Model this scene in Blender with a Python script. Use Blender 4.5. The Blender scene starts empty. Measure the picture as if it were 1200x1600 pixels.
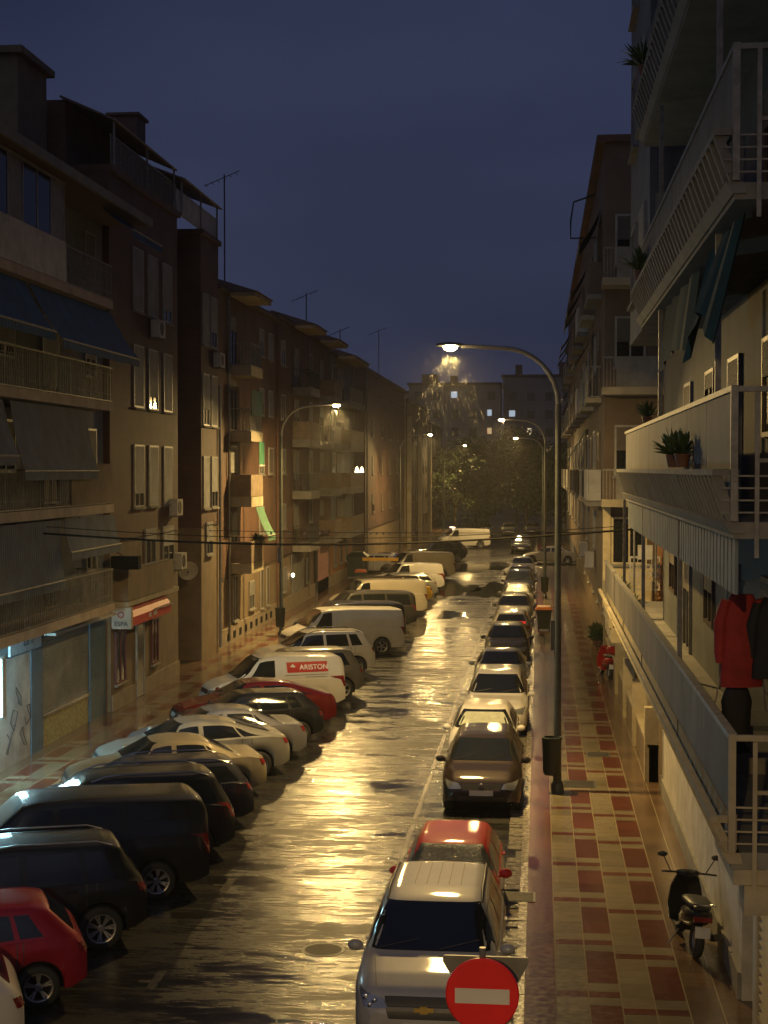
import bpy, math, random
import numpy as np
from mathutils import Vector, Matrix
from mathutils.bvhtree import BVHTree
R = math.radians
random.seed(7)
sc = bpy.context.scene
COL = sc.collection

# ------------------------------------------------------------------ camera
CAM_H = 7.6
cd = bpy.data.cameras.new('camera'); cam = bpy.data.objects.new('camera', cd); COL.objects.link(cam)
cd.sensor_fit = 'VERTICAL'; cd.sensor_height = 36.0; cd.lens = 36.0*2404/1600
cd.clip_start = 0.1; cd.clip_end = 2000
cam.location = (0, 0, CAM_H)
cam.rotation_euler = (R(90-1.6), 0, R(5.77))
sc.camera = cam
# ------------------------------------------------------------------ world: blue hour sky
w = bpy.data.worlds.new('World'); sc.world = w; w.use_nodes = True
nt = w.node_tree; nt.nodes.clear()
out = nt.nodes.new('ShaderNodeOutputWorld')
bg = nt.nodes.new('ShaderNodeBackground'); bg.inputs['Strength'].default_value = 1.0
sky = nt.nodes.new('ShaderNodeTexSky'); sky.sky_type = 'NISHITA'; sky.sun_disc = False
sky.sun_elevation = R(-4.5); sky.sun_rotation = R(200); sky.air_density = 1.4; sky.dust_density = 1.5; sky.ozone_density = 3.0
bg.inputs['Strength'].default_value = 0.08
bg2 = nt.nodes.new('ShaderNodeBackground'); bg2.inputs['Strength'].default_value = 1.0
tc = nt.nodes.new('ShaderNodeTexCoord'); sep = nt.nodes.new('ShaderNodeSeparateXYZ')
nz = nt.nodes.new('ShaderNodeTexNoise'); nz.inputs['Scale'].default_value = 2.2; nz.inputs['Detail'].default_value = 4
mpn = nt.nodes.new('ShaderNodeMapping'); mpn.inputs['Scale'].default_value = (1, 1, 2.6)
ramp = nt.nodes.new('ShaderNodeValToRGB')
ramp.color_ramp.elements[0].position = 0.0; ramp.color_ramp.elements[0].color = (0.031, 0.038, 0.076, 1)
ramp.color_ramp.elements[1].position = 0.5; ramp.color_ramp.elements[1].color = (0.020, 0.028, 0.066, 1)
cmix = nt.nodes.new('ShaderNodeMix'); cmix.data_type = 'RGBA'; cmix.blend_type = 'MULTIPLY'; cmix.inputs[0].default_value = 0.5
cr2 = nt.nodes.new('ShaderNodeValToRGB')
cr2.color_ramp.elements[0].position = 0.35; cr2.color_ramp.elements[0].color = (0.5, 0.5, 0.55, 1)
cr2.color_ramp.elements[1].position = 0.7; cr2.color_ramp.elements[1].color = (1.6, 1.5, 1.4, 1)
add = nt.nodes.new('ShaderNodeAddShader')
L_ = nt.links.new
L_(tc.outputs['Generated'], sep.inputs[0]); L_(sep.outputs['Z'], ramp.inputs[0])
L_(tc.outputs['Generated'], mpn.inputs[0]); L_(mpn.outputs[0], nz.inputs['Vector']); L_(nz.outputs['Fac'], cr2.inputs[0])
L_(ramp.outputs[0], cmix.inputs[6]); L_(cr2.outputs[0], cmix.inputs[7]); L_(cmix.outputs[2], bg2.inputs['Color'])
L_(sky.outputs[0], bg.inputs['Color']); L_(bg.outputs[0], add.inputs[0]); L_(bg2.outputs[0], add.inputs[1]); L_(add.outputs[0], out.inputs[0])
# after sunset: broad weak sun lamp added only as fill on the facades
sd = bpy.data.lights.new('sun', 'SUN'); sd.energy = 0.15; sd.angle = R(90); sd.color = (0.85, 0.85, 1.0)
so = bpy.data.objects.new('sun', sd); COL.objects.link(so); so.rotation_euler = (R(55), 0, R(-22))
vs = sc.view_settings; vs.view_transform = 'Standard'; vs.look = 'None'; vs.exposure = 0.0; vs.gamma = 1.0
try: vs.use_curve_mapping = False
except Exception: pass
LAMP_W = 1750.0
LAMP_COL = (1.0, 0.655, 0.225)
cy = sc.cycles
cy.max_bounces = 6; cy.diffuse_bounces = 3; cy.glossy_bounces = 3; cy.transmission_bounces = 4
cy.sample_clamp_indirect = 3.0; cy.caustics_reflective = False; cy.caustics_refractive = False

# ------------------------------------------------------------------ materials
MATS = {}
def mat(name, col, rough=0.7, metal=0.0, coat=0.0, vary=0.25, vscale=3.0, bump=0.0, bscale=20.0, emit=None, estr=0.0, stretch=(1,1,1), spec=None, rvary=0.0):
    if name in MATS: return MATS[name]
    m = bpy.data.materials.new(name); m.use_nodes = True; MATS[name] = m
    n = m.node_tree; b = n.nodes['Principled BSDF']; l = n.links.new
    b.inputs['Roughness'].default_value = rough; b.inputs['Metallic'].default_value = metal
    b.inputs['Coat Weight'].default_value = coat; b.inputs['Coat Roughness'].default_value = 0.05
    if spec is not None: b.inputs['Specular IOR Level'].default_value = spec
    if emit is not None:
        b.inputs['Emission Color'].default_value = (*emit, 1); b.inputs['Emission Strength'].default_value = estr
    t = n.nodes.new('ShaderNodeTexCoord'); mp = n.nodes.new('ShaderNodeMapping'); mp.inputs['Scale'].default_value = stretch
    l(t.outputs['Object'], mp.inputs[0])
    z = n.nodes.new('ShaderNodeTexNoise'); z.inputs['Scale'].default_value = vscale; z.inputs['Detail'].default_value = 5; z.inputs['Roughness'].default_value = 0.65
    l(mp.outputs[0], z.inputs['Vector'])
    r = n.nodes.new('ShaderNodeValToRGB')
    r.color_ramp.elements[0].position = 0.3; r.color_ramp.elements[1].position = 0.72
    r.color_ramp.elements[0].color = (*[c*(1-vary) for c in col], 1)
    r.color_ramp.elements[1].color = (*[min(1, c*(1+vary)) for c in col], 1)
    l(z.outputs['Fac'], r.inputs[0]); l(r.outputs[0], b.inputs['Base Color'])
    if rvary > 0:
        mr = n.nodes.new('ShaderNodeMapRange'); mr.inputs['From Min'].default_value = 0.3; mr.inputs['From Max'].default_value = 0.7
        mr.inputs['To Min'].default_value = max(0.02, rough-rvary); mr.inputs['To Max'].default_value = min(1, rough+rvary)
        l(z.outputs['Fac'], mr.inputs['Value']); l(mr.outputs[0], b.inputs['Roughness'])
    if bump > 0:
        z2 = n.nodes.new('ShaderNodeTexNoise'); z2.inputs['Scale'].default_value = bscale; z2.inputs['Detail'].default_value = 3
        l(t.outputs['Object'], z2.inputs['Vector'])
        bp = n.nodes.new('ShaderNodeBump'); bp.inputs['Strength'].default_value = bump; bp.inputs['Distance'].default_value = 0.02
        l(z2.outputs['Fac'], bp.inputs['Height']); l(bp.outputs[0], b.inputs['Normal'])
        if coat > 0: l(bp.outputs[0], b.inputs['Coat Normal'])
    return m

def brick_mat(name, c1, c2, mortar, rough=0.75, scale=1.0, bw=0.25, rh=0.075, bump=0.4):
    if name in MATS: return MATS[name]
    m = bpy.data.materials.new(name); m.use_nodes = True; MATS[name] = m
    n = m.node_tree; b = n.nodes['Principled BSDF']; l = n.links.new
    b.inputs['Roughness'].default_value = rough
    t = n.nodes.new('ShaderNodeTexCoord'); s = n.nodes.new('ShaderNodeSeparateXYZ'); l(t.outputs['Object'], s.inputs[0])
    a = n.nodes.new('ShaderNodeMath'); a.operation = 'ADD'; l(s.outputs['X'], a.inputs[0]); l(s.outputs['Y'], a.inputs[1])
    c = n.nodes.new('ShaderNodeCombineXYZ'); l(a.outputs[0], c.inputs['X']); l(s.outputs['Z'], c.inputs['Y'])
    br = n.nodes.new('ShaderNodeTexBrick'); l(c.outputs[0], br.inputs['Vector'])
    br.inputs['Color1'].default_value = (*c1, 1); br.inputs['Color2'].default_value = (*c2, 1); br.inputs['Mortar'].default_value = (*mortar, 1)
    br.inputs['Scale'].default_value = scale; br.inputs['Brick Width'].default_value = bw; br.inputs['Row Height'].default_value = rh
    br.inputs['Mortar Size'].default_value = 0.006; br.inputs['Mortar Smooth'].default_value = 0.2
    z = n.nodes.new('ShaderNodeTexNoise'); z.inputs['Scale'].default_value = 0.9; z.inputs['Detail'].default_value = 6
    l(t.outputs['Object'], z.inputs['Vector'])
    r = n.nodes.new('ShaderNodeValToRGB'); r.color_ramp.elements[0].position = 0.3; r.color_ramp.elements[1].position = 0.7
    r.color_ramp.elements[0].color = (0.6, 0.58, 0.56, 1); r.color_ramp.elements[1].color = (1.15, 1.12, 1.1, 1)
    l(z.outputs['Fac'], r.inputs[0])
    mx = n.nodes.new('ShaderNodeMix'); mx.data_type = 'RGBA'; mx.blend_type = 'MULTIPLY'; mx.inputs[0].default_value = 1
    l(br.outputs['Color'], mx.inputs[6]); l(r.outputs[0], mx.inputs[7]); l(mx.outputs[2], b.inputs['Base Color'])
    bp = n.nodes.new('ShaderNodeBump'); bp.inputs['Strength'].default_value = bump; bp.inputs['Distance'].default_value = 0.01; bp.invert = True
    l(br.outputs['Fac'], bp.inputs['Height']); l(bp.outputs[0], b.inputs['Normal'])
    return m

def stripe_mat(name, c1, c2, scale, axis='Z', rough=0.6, metal=0.0):
    """corrugated / slatted surface: fine repeated ribs"""
    if name in MATS: return MATS[name]
    m = bpy.data.materials.new(name); m.use_nodes = True; MATS[name] = m
    n = m.node_tree; b = n.nodes['Principled BSDF']; l = n.links.new
    b.inputs['Roughness'].default_value = rough; b.inputs['Metallic'].default_value = metal
    t = n.nodes.new('ShaderNodeTexCoord')
    wv = n.nodes.new('ShaderNodeTexWave'); wv.wave_type = 'BANDS'; wv.bands_direction = axis
    wv.inputs['Scale'].default_value = scale; wv.inputs['Distortion'].default_value = 0.15
    l(t.outputs['Object'], wv.inputs['Vector'])
    z = n.nodes.new('ShaderNodeTexNoise'); z.inputs['Scale'].default_value = 1.7; z.inputs['Detail'].default_value = 5; l(t.outputs['Object'], z.inputs['Vector'])
    r = n.nodes.new('ShaderNodeValToRGB'); r.color_ramp.elements[0].color = (*c1, 1); r.color_ramp.elements[1].color = (*c2, 1)
    l(wv.outputs['Fac'], r.inputs[0])
    r2 = n.nodes.new('ShaderNodeValToRGB'); r2.color_ramp.elements[0].position = 0.3; r2.color_ramp.elements[1].position = 0.7
    r2.color_ramp.elements[0].color = (0.65, 0.65, 0.65, 1); r2.color_ramp.elements[1].color = (1.1, 1.1, 1.1, 1); l(z.outputs['Fac'], r2.inputs[0])
    mx = n.nodes.new('ShaderNodeMix'); mx.data_type = 'RGBA'; mx.blend_type = 'MULTIPLY'; mx.inputs[0].default_value = 1
    l(r.outputs[0], mx.inputs[6]); l(r2.outputs[0], mx.inputs[7]); l(mx.outputs[2], b.inputs['Base Color'])
    bp = n.nodes.new('ShaderNodeBump'); bp.inputs['Strength'].default_value = 0.5; bp.inputs['Distance'].default_value = 0.02
    l(wv.outputs['Fac'], bp.inputs['Height']); l(bp.outputs[0], b.inputs['Normal'])
    return m

# ---- node helper for the paving pattern
class NB:
    def __init__(s, tree): s.t = tree
    def m(s, op, a, b=None, c=None):
        n = s.t.nodes.new('ShaderNodeMath'); n.operation = op
        for i, v in enumerate((a, b, c)):
            if v is None: continue
            if isinstance(v, (int, float)): n.inputs[i].default_value = v
            else: s.t.links.new(v, n.inputs[i])
        return n.outputs[0]
    def mix(s, f, a, b, mode='MIX'):
        n = s.t.nodes.new('ShaderNodeMix'); n.data_type = 'RGBA'; n.blend_type = mode
        for i, v in ((0, f), (6, a), (7, b)):
            if isinstance(v, (int, float)): n.inputs[i].default_value = v
            elif isinstance(v, tuple): n.inputs[i].default_value = (*v, 1)
            else: s.t.links.new(v, n.inputs[i])
        return n.outputs[2]
    def noise(s, vec, scale, detail=4, rough=0.6, stretch=None):
        n = s.t.nodes.new('ShaderNodeTexNoise'); n.inputs['Scale'].default_value = scale; n.inputs['Detail'].default_value = detail; n.inputs['Roughness'].default_value = rough
        if stretch:
            mp = s.t.nodes.new('ShaderNodeMapping'); mp.inputs['Scale'].default_value = stretch; s.t.links.new(vec, mp.inputs[0]); vec = mp.outputs[0]
        s.t.links.new(vec, n.inputs['Vector']); return n.outputs['Fac']
    def rng(s, v, a, b, c, d):
        n = s.t.nodes.new('ShaderNodeMapRange'); s.t.links.new(v, n.inputs[0])
        for i, q in zip((1, 2, 3, 4), (a, b, c, d)): n.inputs[i].default_value = q
        return n.outputs[0]
    def bump(s, h, st, dist, norm=None):
        n = s.t.nodes.new('ShaderNodeBump'); n.inputs['Strength'].default_value = st; n.inputs['Distance'].default_value = dist
        s.t.links.new(h, n.inputs['Height'])
        if norm is not None: s.t.links.new(norm, n.inputs['Normal'])
        return n.outputs[0]

def paving_mat(name, x0, sign, strip_w=0.45, kerb_first=True):
    """x0: edge of the patterned field, sign: direction in which columns run. Object coords = world coords (object at origin)."""
    m = bpy.data.materials.new(name); m.use_nodes = True
    n = m.node_tree; b = n.nodes['Principled BSDF']; N = NB(n)
    t = n.nodes.new('ShaderNodeTexCoord'); s = n.nodes.new('ShaderNodeSeparateXYZ'); n.links.new(t.outputs['Object'], s.inputs[0])
    P = t.outputs['Object']
    u = N.m('MULTIPLY', N.m('SUBTRACT', s.outputs['X'], x0), sign/0.456)          # column units
    ci = N.m('FLOOR', u); cf = N.m('FRACT', u)
    infield = N.m('MULTIPLY', N.m('GREATER_THAN', u, 0.0), N.m('LESS_THAN', u, 4.0))
    half = N.m('GREATER_THAN', ci, 1.5)                                            # second pair of columns is shifted
    v = N.m('ADD', s.outputs['Y'], N.m('MULTIPLY', half, 0.65))
    vf = N.m('MULTIPLY', N.m('FRACT', N.m('DIVIDE', v, 2.42)), 2.42)
    band = N.m('LESS_THAN', vf, 0.25)
    odd = N.m('GREATER_THAN', N.m('FRACT', N.m('MULTIPLY', ci, 0.5)), 0.25)
    blk = N.m('MULTIPLY', N.m('MULTIPLY', N.m('GREATER_THAN', vf, 0.62), N.m('LESS_THAN', vf, 2.1)), odd)
    red = N.m('MULTIPLY', N.m('MAXIMUM', band, blk), infield)
    strip = N.m('LESS_THAN', u, 0.0)
    outer = N.m('GREATER_THAN', u, 4.0)
    # single tiles, each a slightly different tone
    wn = n.nodes.new('ShaderNodeTexWhiteNoise'); wn.noise_dimensions = '2D'
    cb = n.nodes.new('ShaderNodeCombineXYZ')
    n.links.new(N.m('FLOOR', N.m('MULTIPLY', u, 1.0)), cb.inputs[0]); n.links.new(N.m('FLOOR', N.m('DIVIDE', s.outputs['Y'], 0.605)), cb.inputs[1])
    n.links.new(cb.outputs[0], wn.inputs['Vector'])
    base = N.mix(red, (0.175, 0.15, 0.10), (0.10, 0.030, 0.020))
    base = N.mix(strip, base, (0.085, 0.024, 0.022))
    base = N.mix(outer, base, (0.12, 0.08, 0.05))
    base = N.mix(1.0, base, N.mix(wn.outputs['Value'], (0.78, 0.78, 0.78), (1.12, 1.1, 1.08)), 'MULTIPLY')
    big = N.noise(P, 0.8, 5)
    base = N.mix(1.0, base, N.mix(N.rng(big, 0.35, 0.65, 0, 1), (0.82, 0.80, 0.78), (1.1, 1.1, 1.1)), 'MULTIPLY')
    # grout; column joints painted paler to imitate their wet reflection
    gu = N.m('MULTIPLY', N.m('LESS_THAN', N.m('ABSOLUTE', N.m('SUBTRACT', cf, 0.5)), 0.478), 1.0)
    gy = N.m('FRACT', N.m('DIVIDE', s.outputs['Y'], 0.3025)); gv = N.m('LESS_THAN', N.m('ABSOLUTE', N.m('SUBTRACT', gy, 0.5)), 0.485)
    tile = N.m('MULTIPLY', gu, gv)
    base = N.mix(gv, (0.09, 0.075, 0.05), base); base = N.mix(gu, (0.24, 0.20, 0.13), base)
    n.links.new(base, b.inputs['Base Color'])
    rough = N.rng(N.noise(P, 9.0, 5), 0.32, 0.68, 0.15, 0.24)
    rough = N.m('MULTIPLY', rough, N.rng(gu, 0, 1, 0.35, 1.0))
    n.links.new(rough, b.inputs['Roughness'])
    bn = N.bump(N.noise(P, 45, 3), 0.14, 0.005)
    bn = N.bump(tile, 0.5, 0.004, bn)
    n.links.new(bn, b.inputs['Normal'])
    return m

def road_mat():
    m = bpy.data.materials.new('wet_asphalt'); m.use_nodes = True
    n = m.node_tree; b = n.nodes['Principled BSDF']; N = NB(n)
    t = n.nodes.new('ShaderNodeTexCoord'); P = t.outputs['Object']
    a = N.noise(P, 1.0, 7, 0.66, (0.38, 1.5, 1.0))
    c = N.noise(P, 6.0, 6, 0.7, (0.33, 1.5, 1.0))
    big = N.noise(P, 0.16, 3, 0.5)
    f = N.noise(P, 70.0, 2, 0.6)
    wet = N.m('ADD', N.m('ADD', N.m('MULTIPLY', a, 0.45), N.m('MULTIPLY', c, 0.35)), N.m('MULTIPLY', big, 0.2))
    n.links.new(N.mix(N.rng(a, 0.35, 0.65, 0, 1), (0.013, 0.0125, 0.012), (0.030, 0.028, 0.025)), b.inputs['Base Color'])
    n.links.new(N.rng(wet, 0.45, 0.54, 0.06, 0.42), b.inputs['Roughness'])
    n.links.new(N.rng(wet, 0.45, 0.55, 0.55, 0.12), b.inputs['Specular IOR Level'])
    h = N.m('ADD', N.m('MULTIPLY', c, 0.9), N.m('MULTIPLY', f, N.rng(wet, 0.42, 0.56, 0.03, 0.6)))
    bn = N.bump(h, 0.5, 0.009)
    n.links.new(bn, b.inputs['Normal'])
    return m

def paint(name, col, metal=0.15, rough=0.5):
    return mat('paint_'+name, col, rough=max(rough, .5), metal=metal*.4, coat=0.9, vary=0.08, vscale=2.0, bump=0.045, bscale=85.0, spec=0.08)

# shared materials
M_glass = mat('car_glass', (0.010, 0.012, 0.013), 0.06, 0, 0.6, 0.2, bump=0.06, bscale=50)
M_tyre = mat('tyre_rubber', (0.02, 0.02, 0.02), 0.75, bump=0.3, bscale=60)
M_alloy = mat('alloy_rim', (0.35, 0.35, 0.36), 0.35, 0.7)
M_black = mat('black_trim', (0.02, 0.02, 0.02), 0.45, bump=0.1, bscale=80)
M_lampglass = mat('headlamp_glass', (0.30, 0.32, 0.34), 0.1, 0.55, 0.8)
M_tail = mat('tail_lamp_red', (0.17, 0.008, 0.008), 0.15, 0, 1.0)
M_plate = mat('plate_white', (0.5, 0.5, 0.48), 0.4)
M_chrome = mat('chrome_trim', (0.55, 0.55, 0.55), 0.15, 1.0)
M_dark = mat('dark_void', (0.01, 0.009, 0.008), 0.9, spec=0.1)
M_steel = mat('galvanised_steel', (0.22, 0.21, 0.19), 0.42, 0.5, vary=0.2, vscale=8)
M_poledark = mat('pole_paint_dark', (0.06, 0.065, 0.06), 0.4, 0.2, vary=0.25, vscale=6)
M_grey = mat('grey_render', (0.15, 0.16, 0.17), 0.85, vscale=1.2, bump=0.3, bscale=30)
M_bluegrey = mat('blue_grey_render', (0.095, 0.10, 0.098), 0.8, vscale=1.1, bump=0.3, bscale=30)
M_cream = mat('cream_render', (0.34, 0.29, 0.19), 0.8, vscale=1.5, bump=0.25, bscale=30)
M_white = mat('weathered_white', (0.42, 0.40, 0.35), 0.75, vscale=2.0, bump=0.2, bscale=25)
M_stone = mat('stone_base', (0.22, 0.18, 0.13), 0.8, vscale=2.2, bump=0.4, bscale=18)
M_conc = mat('concrete', (0.20, 0.19, 0.165), 0.85, vscale=2.0, bump=0.4, bscale=22)
M_shut = stripe_mat('roller_shutter', (0.17, 0.17, 0.16), (0.26, 0.26, 0.25), 9.0, 'Z', 0.7)
M_shutd = stripe_mat('roller_shutter_brown', (0.09, 0.075, 0.06), (0.14, 0.115, 0.09), 9.0, 'Z', 0.7)
M_win = mat('window_glass', (0.012, 0.014, 0.016), 0.12, 0, vary=0.3)
M_frame = mat('window_frame', (0.26, 0.25, 0.23), 0.5)
M_framed = mat('window_frame_brown', (0.09, 0.06, 0.04), 0.5)
M_rail = mat('rail_paint', (0.21, 0.20, 0.175), 0.55, 0.1, vary=.4, vscale=7)
M_roof = mat('roof_tile', (0.10, 0.055, 0.035), 0.8, vscale=6, bump=0.5, bscale=14)
M_awnblue = stripe_mat('awning_blue', (0.016, 0.06, 0.14), (0.024, 0.08, 0.18), 1.6, 'Y', 0.85)
M_awngrey = stripe_mat('awning_grey_blue', (0.075, 0.095, 0.13), (0.10, 0.12, 0.155), 2.2, 'Y', 0.85)
M_awngreen = stripe_mat('awning_green', (0.02, 0.14, 0.07), (0.03, 0.17, 0.09), 2.0, 'Y', 0.85)
M_awnteal = stripe_mat('awning_teal', (0.016, 0.058, 0.05), (0.019, 0.066, 0.057), 2.0, 'Y', 0.85)
M_brick_dk = brick_mat('brick_dark', (0.095, 0.042, 0.027), (0.12, 0.054, 0.034), (0.08, 0.065, 0.05))
M_brick_md = brick_mat('brick_brown', (0.12, 0.058, 0.034), (0.15, 0.074, 0.043), (0.08, 0.065, 0.05))
M_brick_rd = brick_mat('brick_red', (0.10, 0.05, 0.035), (0.13, 0.065, 0.044), (0.09, 0.075, 0.06))
M_brick_or = brick_mat('brick_orange', (0.34, 0.15, 0.05), (0.40, 0.19, 0.07), (0.22, 0.17, 0.11))
M_tan = mat('tan_render', (0.17, 0.125, 0.075), 0.85, vscale=1.2, bump=0.3, bscale=26)
M_leaf = mat('leaves', (0.042, 0.06, 0.026), 0.6, vary=0.45, vscale=1.5)
M_leaf2 = mat('pot_leaves', (0.05, 0.09, 0.02), 0.6, vary=0.4, vscale=6)
M_bark = mat('bark', (0.07, 0.05, 0.035), 0.9, bump=0.5, bscale=12)
M_bin = mat('bin_green', (0.018, 0.028, 0.02), 0.5)
M_orange = mat('bin_lid_orange', (0.42, 0.13, 0.02), 0.5)
M_redpl = mat('red_plastic', (0.42, 0.02, 0.015), 0.35, 0, 0.5)

# ------------------------------------------------------------------ mesh builder
class B:
    def __init__(s): s.v = []; s.f = []; s.mi = []; s.ms = []
    def _m(s, m):
        if m is None: return 0
        if m not in s.ms: s.ms.append(m)
        return s.ms.index(m)
    def add(s, vs, fs, m=None):
        o = len(s.v); s.v += [tuple(p) for p in vs]; k = s._m(m)
        for f in fs: s.f.append(tuple(o+i for i in f)); s.mi.append(k)
        return s
    def box(s, x0, x1, y0, y1, z0, z1, m=None):
        x0, x1 = sorted((x0, x1)); y0, y1 = sorted((y0, y1)); z0, z1 = sorted((z0, z1))
        v = [(x0,y0,z0),(x1,y0,z0),(x1,y1,z0),(x0,y1,z0),(x0,y0,z1),(x1,y0,z1),(x1,y1,z1),(x0,y1,z1)]
        return s.add(v, [(0,3,2,1),(4,5,6,7),(0,1,5,4),(1,2,6,5),(2,3,7,6),(3,0,4,7)], m)
    def hexa(s, b4, t4, m=None):
        return s.add(list(b4)+list(t4), [(0,3,2,1),(4,5,6,7),(0,1,5,4),(1,2,6,5),(2,3,7,6),(3,0,4,7)], m)
    def sheet(s, p4, th, m=None):
        """thin solid from four corner points"""
        a, b, c, d = [Vector(p) for p in p4]
        n = (b-a).cross(d-a).normalized()*th
        return s.hexa([a, b, c, d], [a+n, b+n, c+n, d+n], m)
    def tube(s, pts, r, n=8, m=None, cap=True):
        pts = [Vector(p) for p in pts]; rs = r if isinstance(r, (list, tuple)) else [r]*len(pts)
        vs = []; fs = []; up = Vector((0.03, 0.02, 1)).normalized(); prev = None
        for i, p in enumerate(pts):
            d = ((pts[i+1]-p) if i == 0 else (p-pts[i-1]) if i == len(pts)-1 else (pts[i+1]-pts[i-1])).normalized()
            if prev is None:
                a = d.cross(up) if abs(d.dot(up)) < 0.98 else d.cross(Vector((1, 0, 0)))
            else: a = prev - d*prev.dot(d)
            a.normalize(); prev = a; c = d.cross(a)
            for k in range(n):
                t = 2*math.pi*k/n; vs.append(p + (a*math.cos(t)+c*math.sin(t))*rs[i])
        for i in range(len(pts)-1):
            for k in range(n):
                fs.append((i*n+k, i*n+(k+1) % n, (i+1)*n+(k+1) % n, (i+1)*n+k))
        if cap: fs.append(tuple(range(n-1, -1, -1))); fs.append(tuple((len(pts)-1)*n+k for k in range(n)))
        return s.add(vs, fs, m)
    def lathe(s, prof, axis='z', n=24, m=None, c=(0, 0, 0)):
        vs = []; fs = []; c = Vector(c)
        for (r, h) in prof:
            for k in range(n):
                t = 2*math.pi*k/n; a, b_ = r*math.cos(t), r*math.sin(t)
                vs.append(c + Vector((a, b_, h) if axis == 'z' else (a, h, b_) if axis == 'y' else (h, a, b_)))
        for i in range(len(prof)-1):
            for k in range(n):
                f = (i*n+k, i*n+(k+1) % n, (i+1)*n+(k+1) % n, (i+1)*n+k)
                fs.append(f if axis != 'y' else f[::-1])
        return s.add(vs, fs, m)
    def blob(s, c, r, m=None, n=10, jit=0.0):
        vs = []; fs = []; c = Vector(c); k2 = n//2+1
        for i in range(k2):
            ph = math.pi*i/(k2-1)
            for k in range(n):
                t = 2*math.pi*k/n; q = 1+random.uniform(-jit, jit)
                vs.append(c + Vector((r[0]*math.sin(ph)*math.cos(t)*q, r[1]*math.sin(ph)*math.sin(t)*q, r[2]*math.cos(ph)*q)))
        for i in range(k2-1):
            for k in range(n): fs.append((i*n+k, (i+1)*n+k, (i+1)*n+(k+1) % n, i*n+(k+1) % n))
        return s.add(vs, fs, m)
    def mesh(s, name, m=None, smooth=False, angle=35):
        me = bpy.data.meshes.new(name); me.from_pydata(s.v, [], s.f)
        mats = [m] if not s.ms else [q for q in s.ms]
        if m is not None and s.ms: mats = s.ms
        for q in mats: me.materials.append(q)
        if s.ms:
            for p, k in zip(me.polygons, s.mi): p.material_index = k
        if smooth:
            for p in me.polygons: p.use_smooth = True
            try: me.set_sharp_from_angle(angle=R(angle))
            except Exception: pass
        me.update(); return me
    def build(s, name, m=None, parent=None, smooth=False, world=True, angle=35, origin=None):
        if parent is not None and world:
            o = wloc(parent); s.v = [tuple(Vector(p)-o) for p in s.v]
        elif origin is not None:
            o = Vector(origin); s.v = [tuple(Vector(p)-o) for p in s.v]
        me = s.mesh(name, m, smooth, angle); ob = bpy.data.objects.new(name, me); COL.objects.link(ob)
        if parent is not None: ob.parent = parent
        elif origin is not None: ob.location = origin
        return ob
def wloc(o):
    v = Vector((0, 0, 0))
    while o is not None: v = v + Vector(o.location); o = o.parent
    return v
def thing(name, label, cat, loc=(0, 0, 0), rz=0.0, group=None):
    o = bpy.data.objects.new(name, None); COL.objects.link(o); o.empty_display_size = 0.3
    o.location = loc; o.rotation_euler = (0, 0, rz); o['label'] = label; o['category'] = cat
    if group: o['group'] = group
    return o
def tag(o, label, cat, group=None):
    o['label'] = label; o['category'] = cat
    if group: o['group'] = group
    return o
def struct(o, kind='structure'): o['kind'] = kind; return o
def text_mesh(name, body, size, m, parent, loc, rot, extrude=0.004):
    c = bpy.data.curves.new(name, 'FONT'); c.body = body; c.size = size; c.align_x = 'CENTER'; c.align_y = 'CENTER'; c.extrude = extrude; c.offset = 0.012*size
    t = bpy.data.objects.new(name, c); COL.objects.link(t)
    dg = bpy.context.evaluated_depsgraph_get(); me = bpy.data.meshes.new_from_object(t.evaluated_get(dg))
    COL.objects.unlink(t); bpy.data.objects.remove(t)
    me.materials.clear(); me.materials.append(m)
    o = bpy.data.objects.new(name, me); COL.objects.link(o); o.parent = parent; o.location = loc; o.rotation_euler = rot
    return o

# ================================================================== GROUND
g = B(); g.add([(-260,-60,-0.012),(260,-60,-0.012),(260,700,-0.012),(-260,700,-0.012)], [(0,1,2,3)])
struct(g.build('ground', mat('far_ground', (0.05, 0.047, 0.04), 0.6, vscale=0.4)))
g = B(); g.add([(-10.55,2,0),(-0.45,2,0),(-0.45,230,0),(-10.55,230,0)], [(0,1,2,3)])
struct(g.build('road', road_mat()))
g = B(); g.add([(-40,108.5,-0.004),(-10.6,108.5,-0.004),(-10.6,115.5,-0.004),(-40,115.5,-0.004)], [(0,1,2,3)])
g.add([(-0.4,119.5,-0.004),(40,119.5,-0.004),(40,133,-0.004),(-0.4,133,-0.004)], [(0,1,2,3)])
struct(g.build('side_street', bpy.data.materials['wet_asphalt']))
PR = paving_mat('paving_right', 0.26, 1.0); PL = paving_mat('paving_left', -11.0, -1.0)
g = B(); g.box(-0.19, 3.4, 2, 119.4, -0.01, 0.12); struct(g.build('pavement', PR))
g = B(); g.box(-0.19, 3.4, 133.2, 230, -0.01, 0.12); struct(g.build('pavement', PR))
g = B(); g.box(-14.5, -10.75, 2, 108.4, -0.01, 0.12); struct(g.build('pavement', PL))
g = B(); g.box(-14.5, -10.75, 115.6, 230, -0.01, 0.12); struct(g.build('pavement', PL))
M_kerb = mat('granite_kerb', (0.24, 0.22, 0.18), 0.22, vary=0.4, vscale=9, bump=0.6, bscale=22, rvary=0.15)
for (xa, xb, ya, yb) in ((-0.33, -0.193, 2, 119.4), (-0.33, -0.193, 133.2, 230), (-10.747, -10.6, 2, 108.4), (-10.747, -10.6, 115.6, 230)):
    g = B(); y = ya
    while y < min(yb, 100):
        g.box(xa, xb, y+0.006, min(y+0.9, yb)-0.006, -0.01, 0.123+random.uniform(-0.004, 0.004)); y += 0.9
    if y < yb: g.box(xa, xb, y, yb, -0.01, 0.122)
    struct(g.build('kerb', M_kerb))
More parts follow.
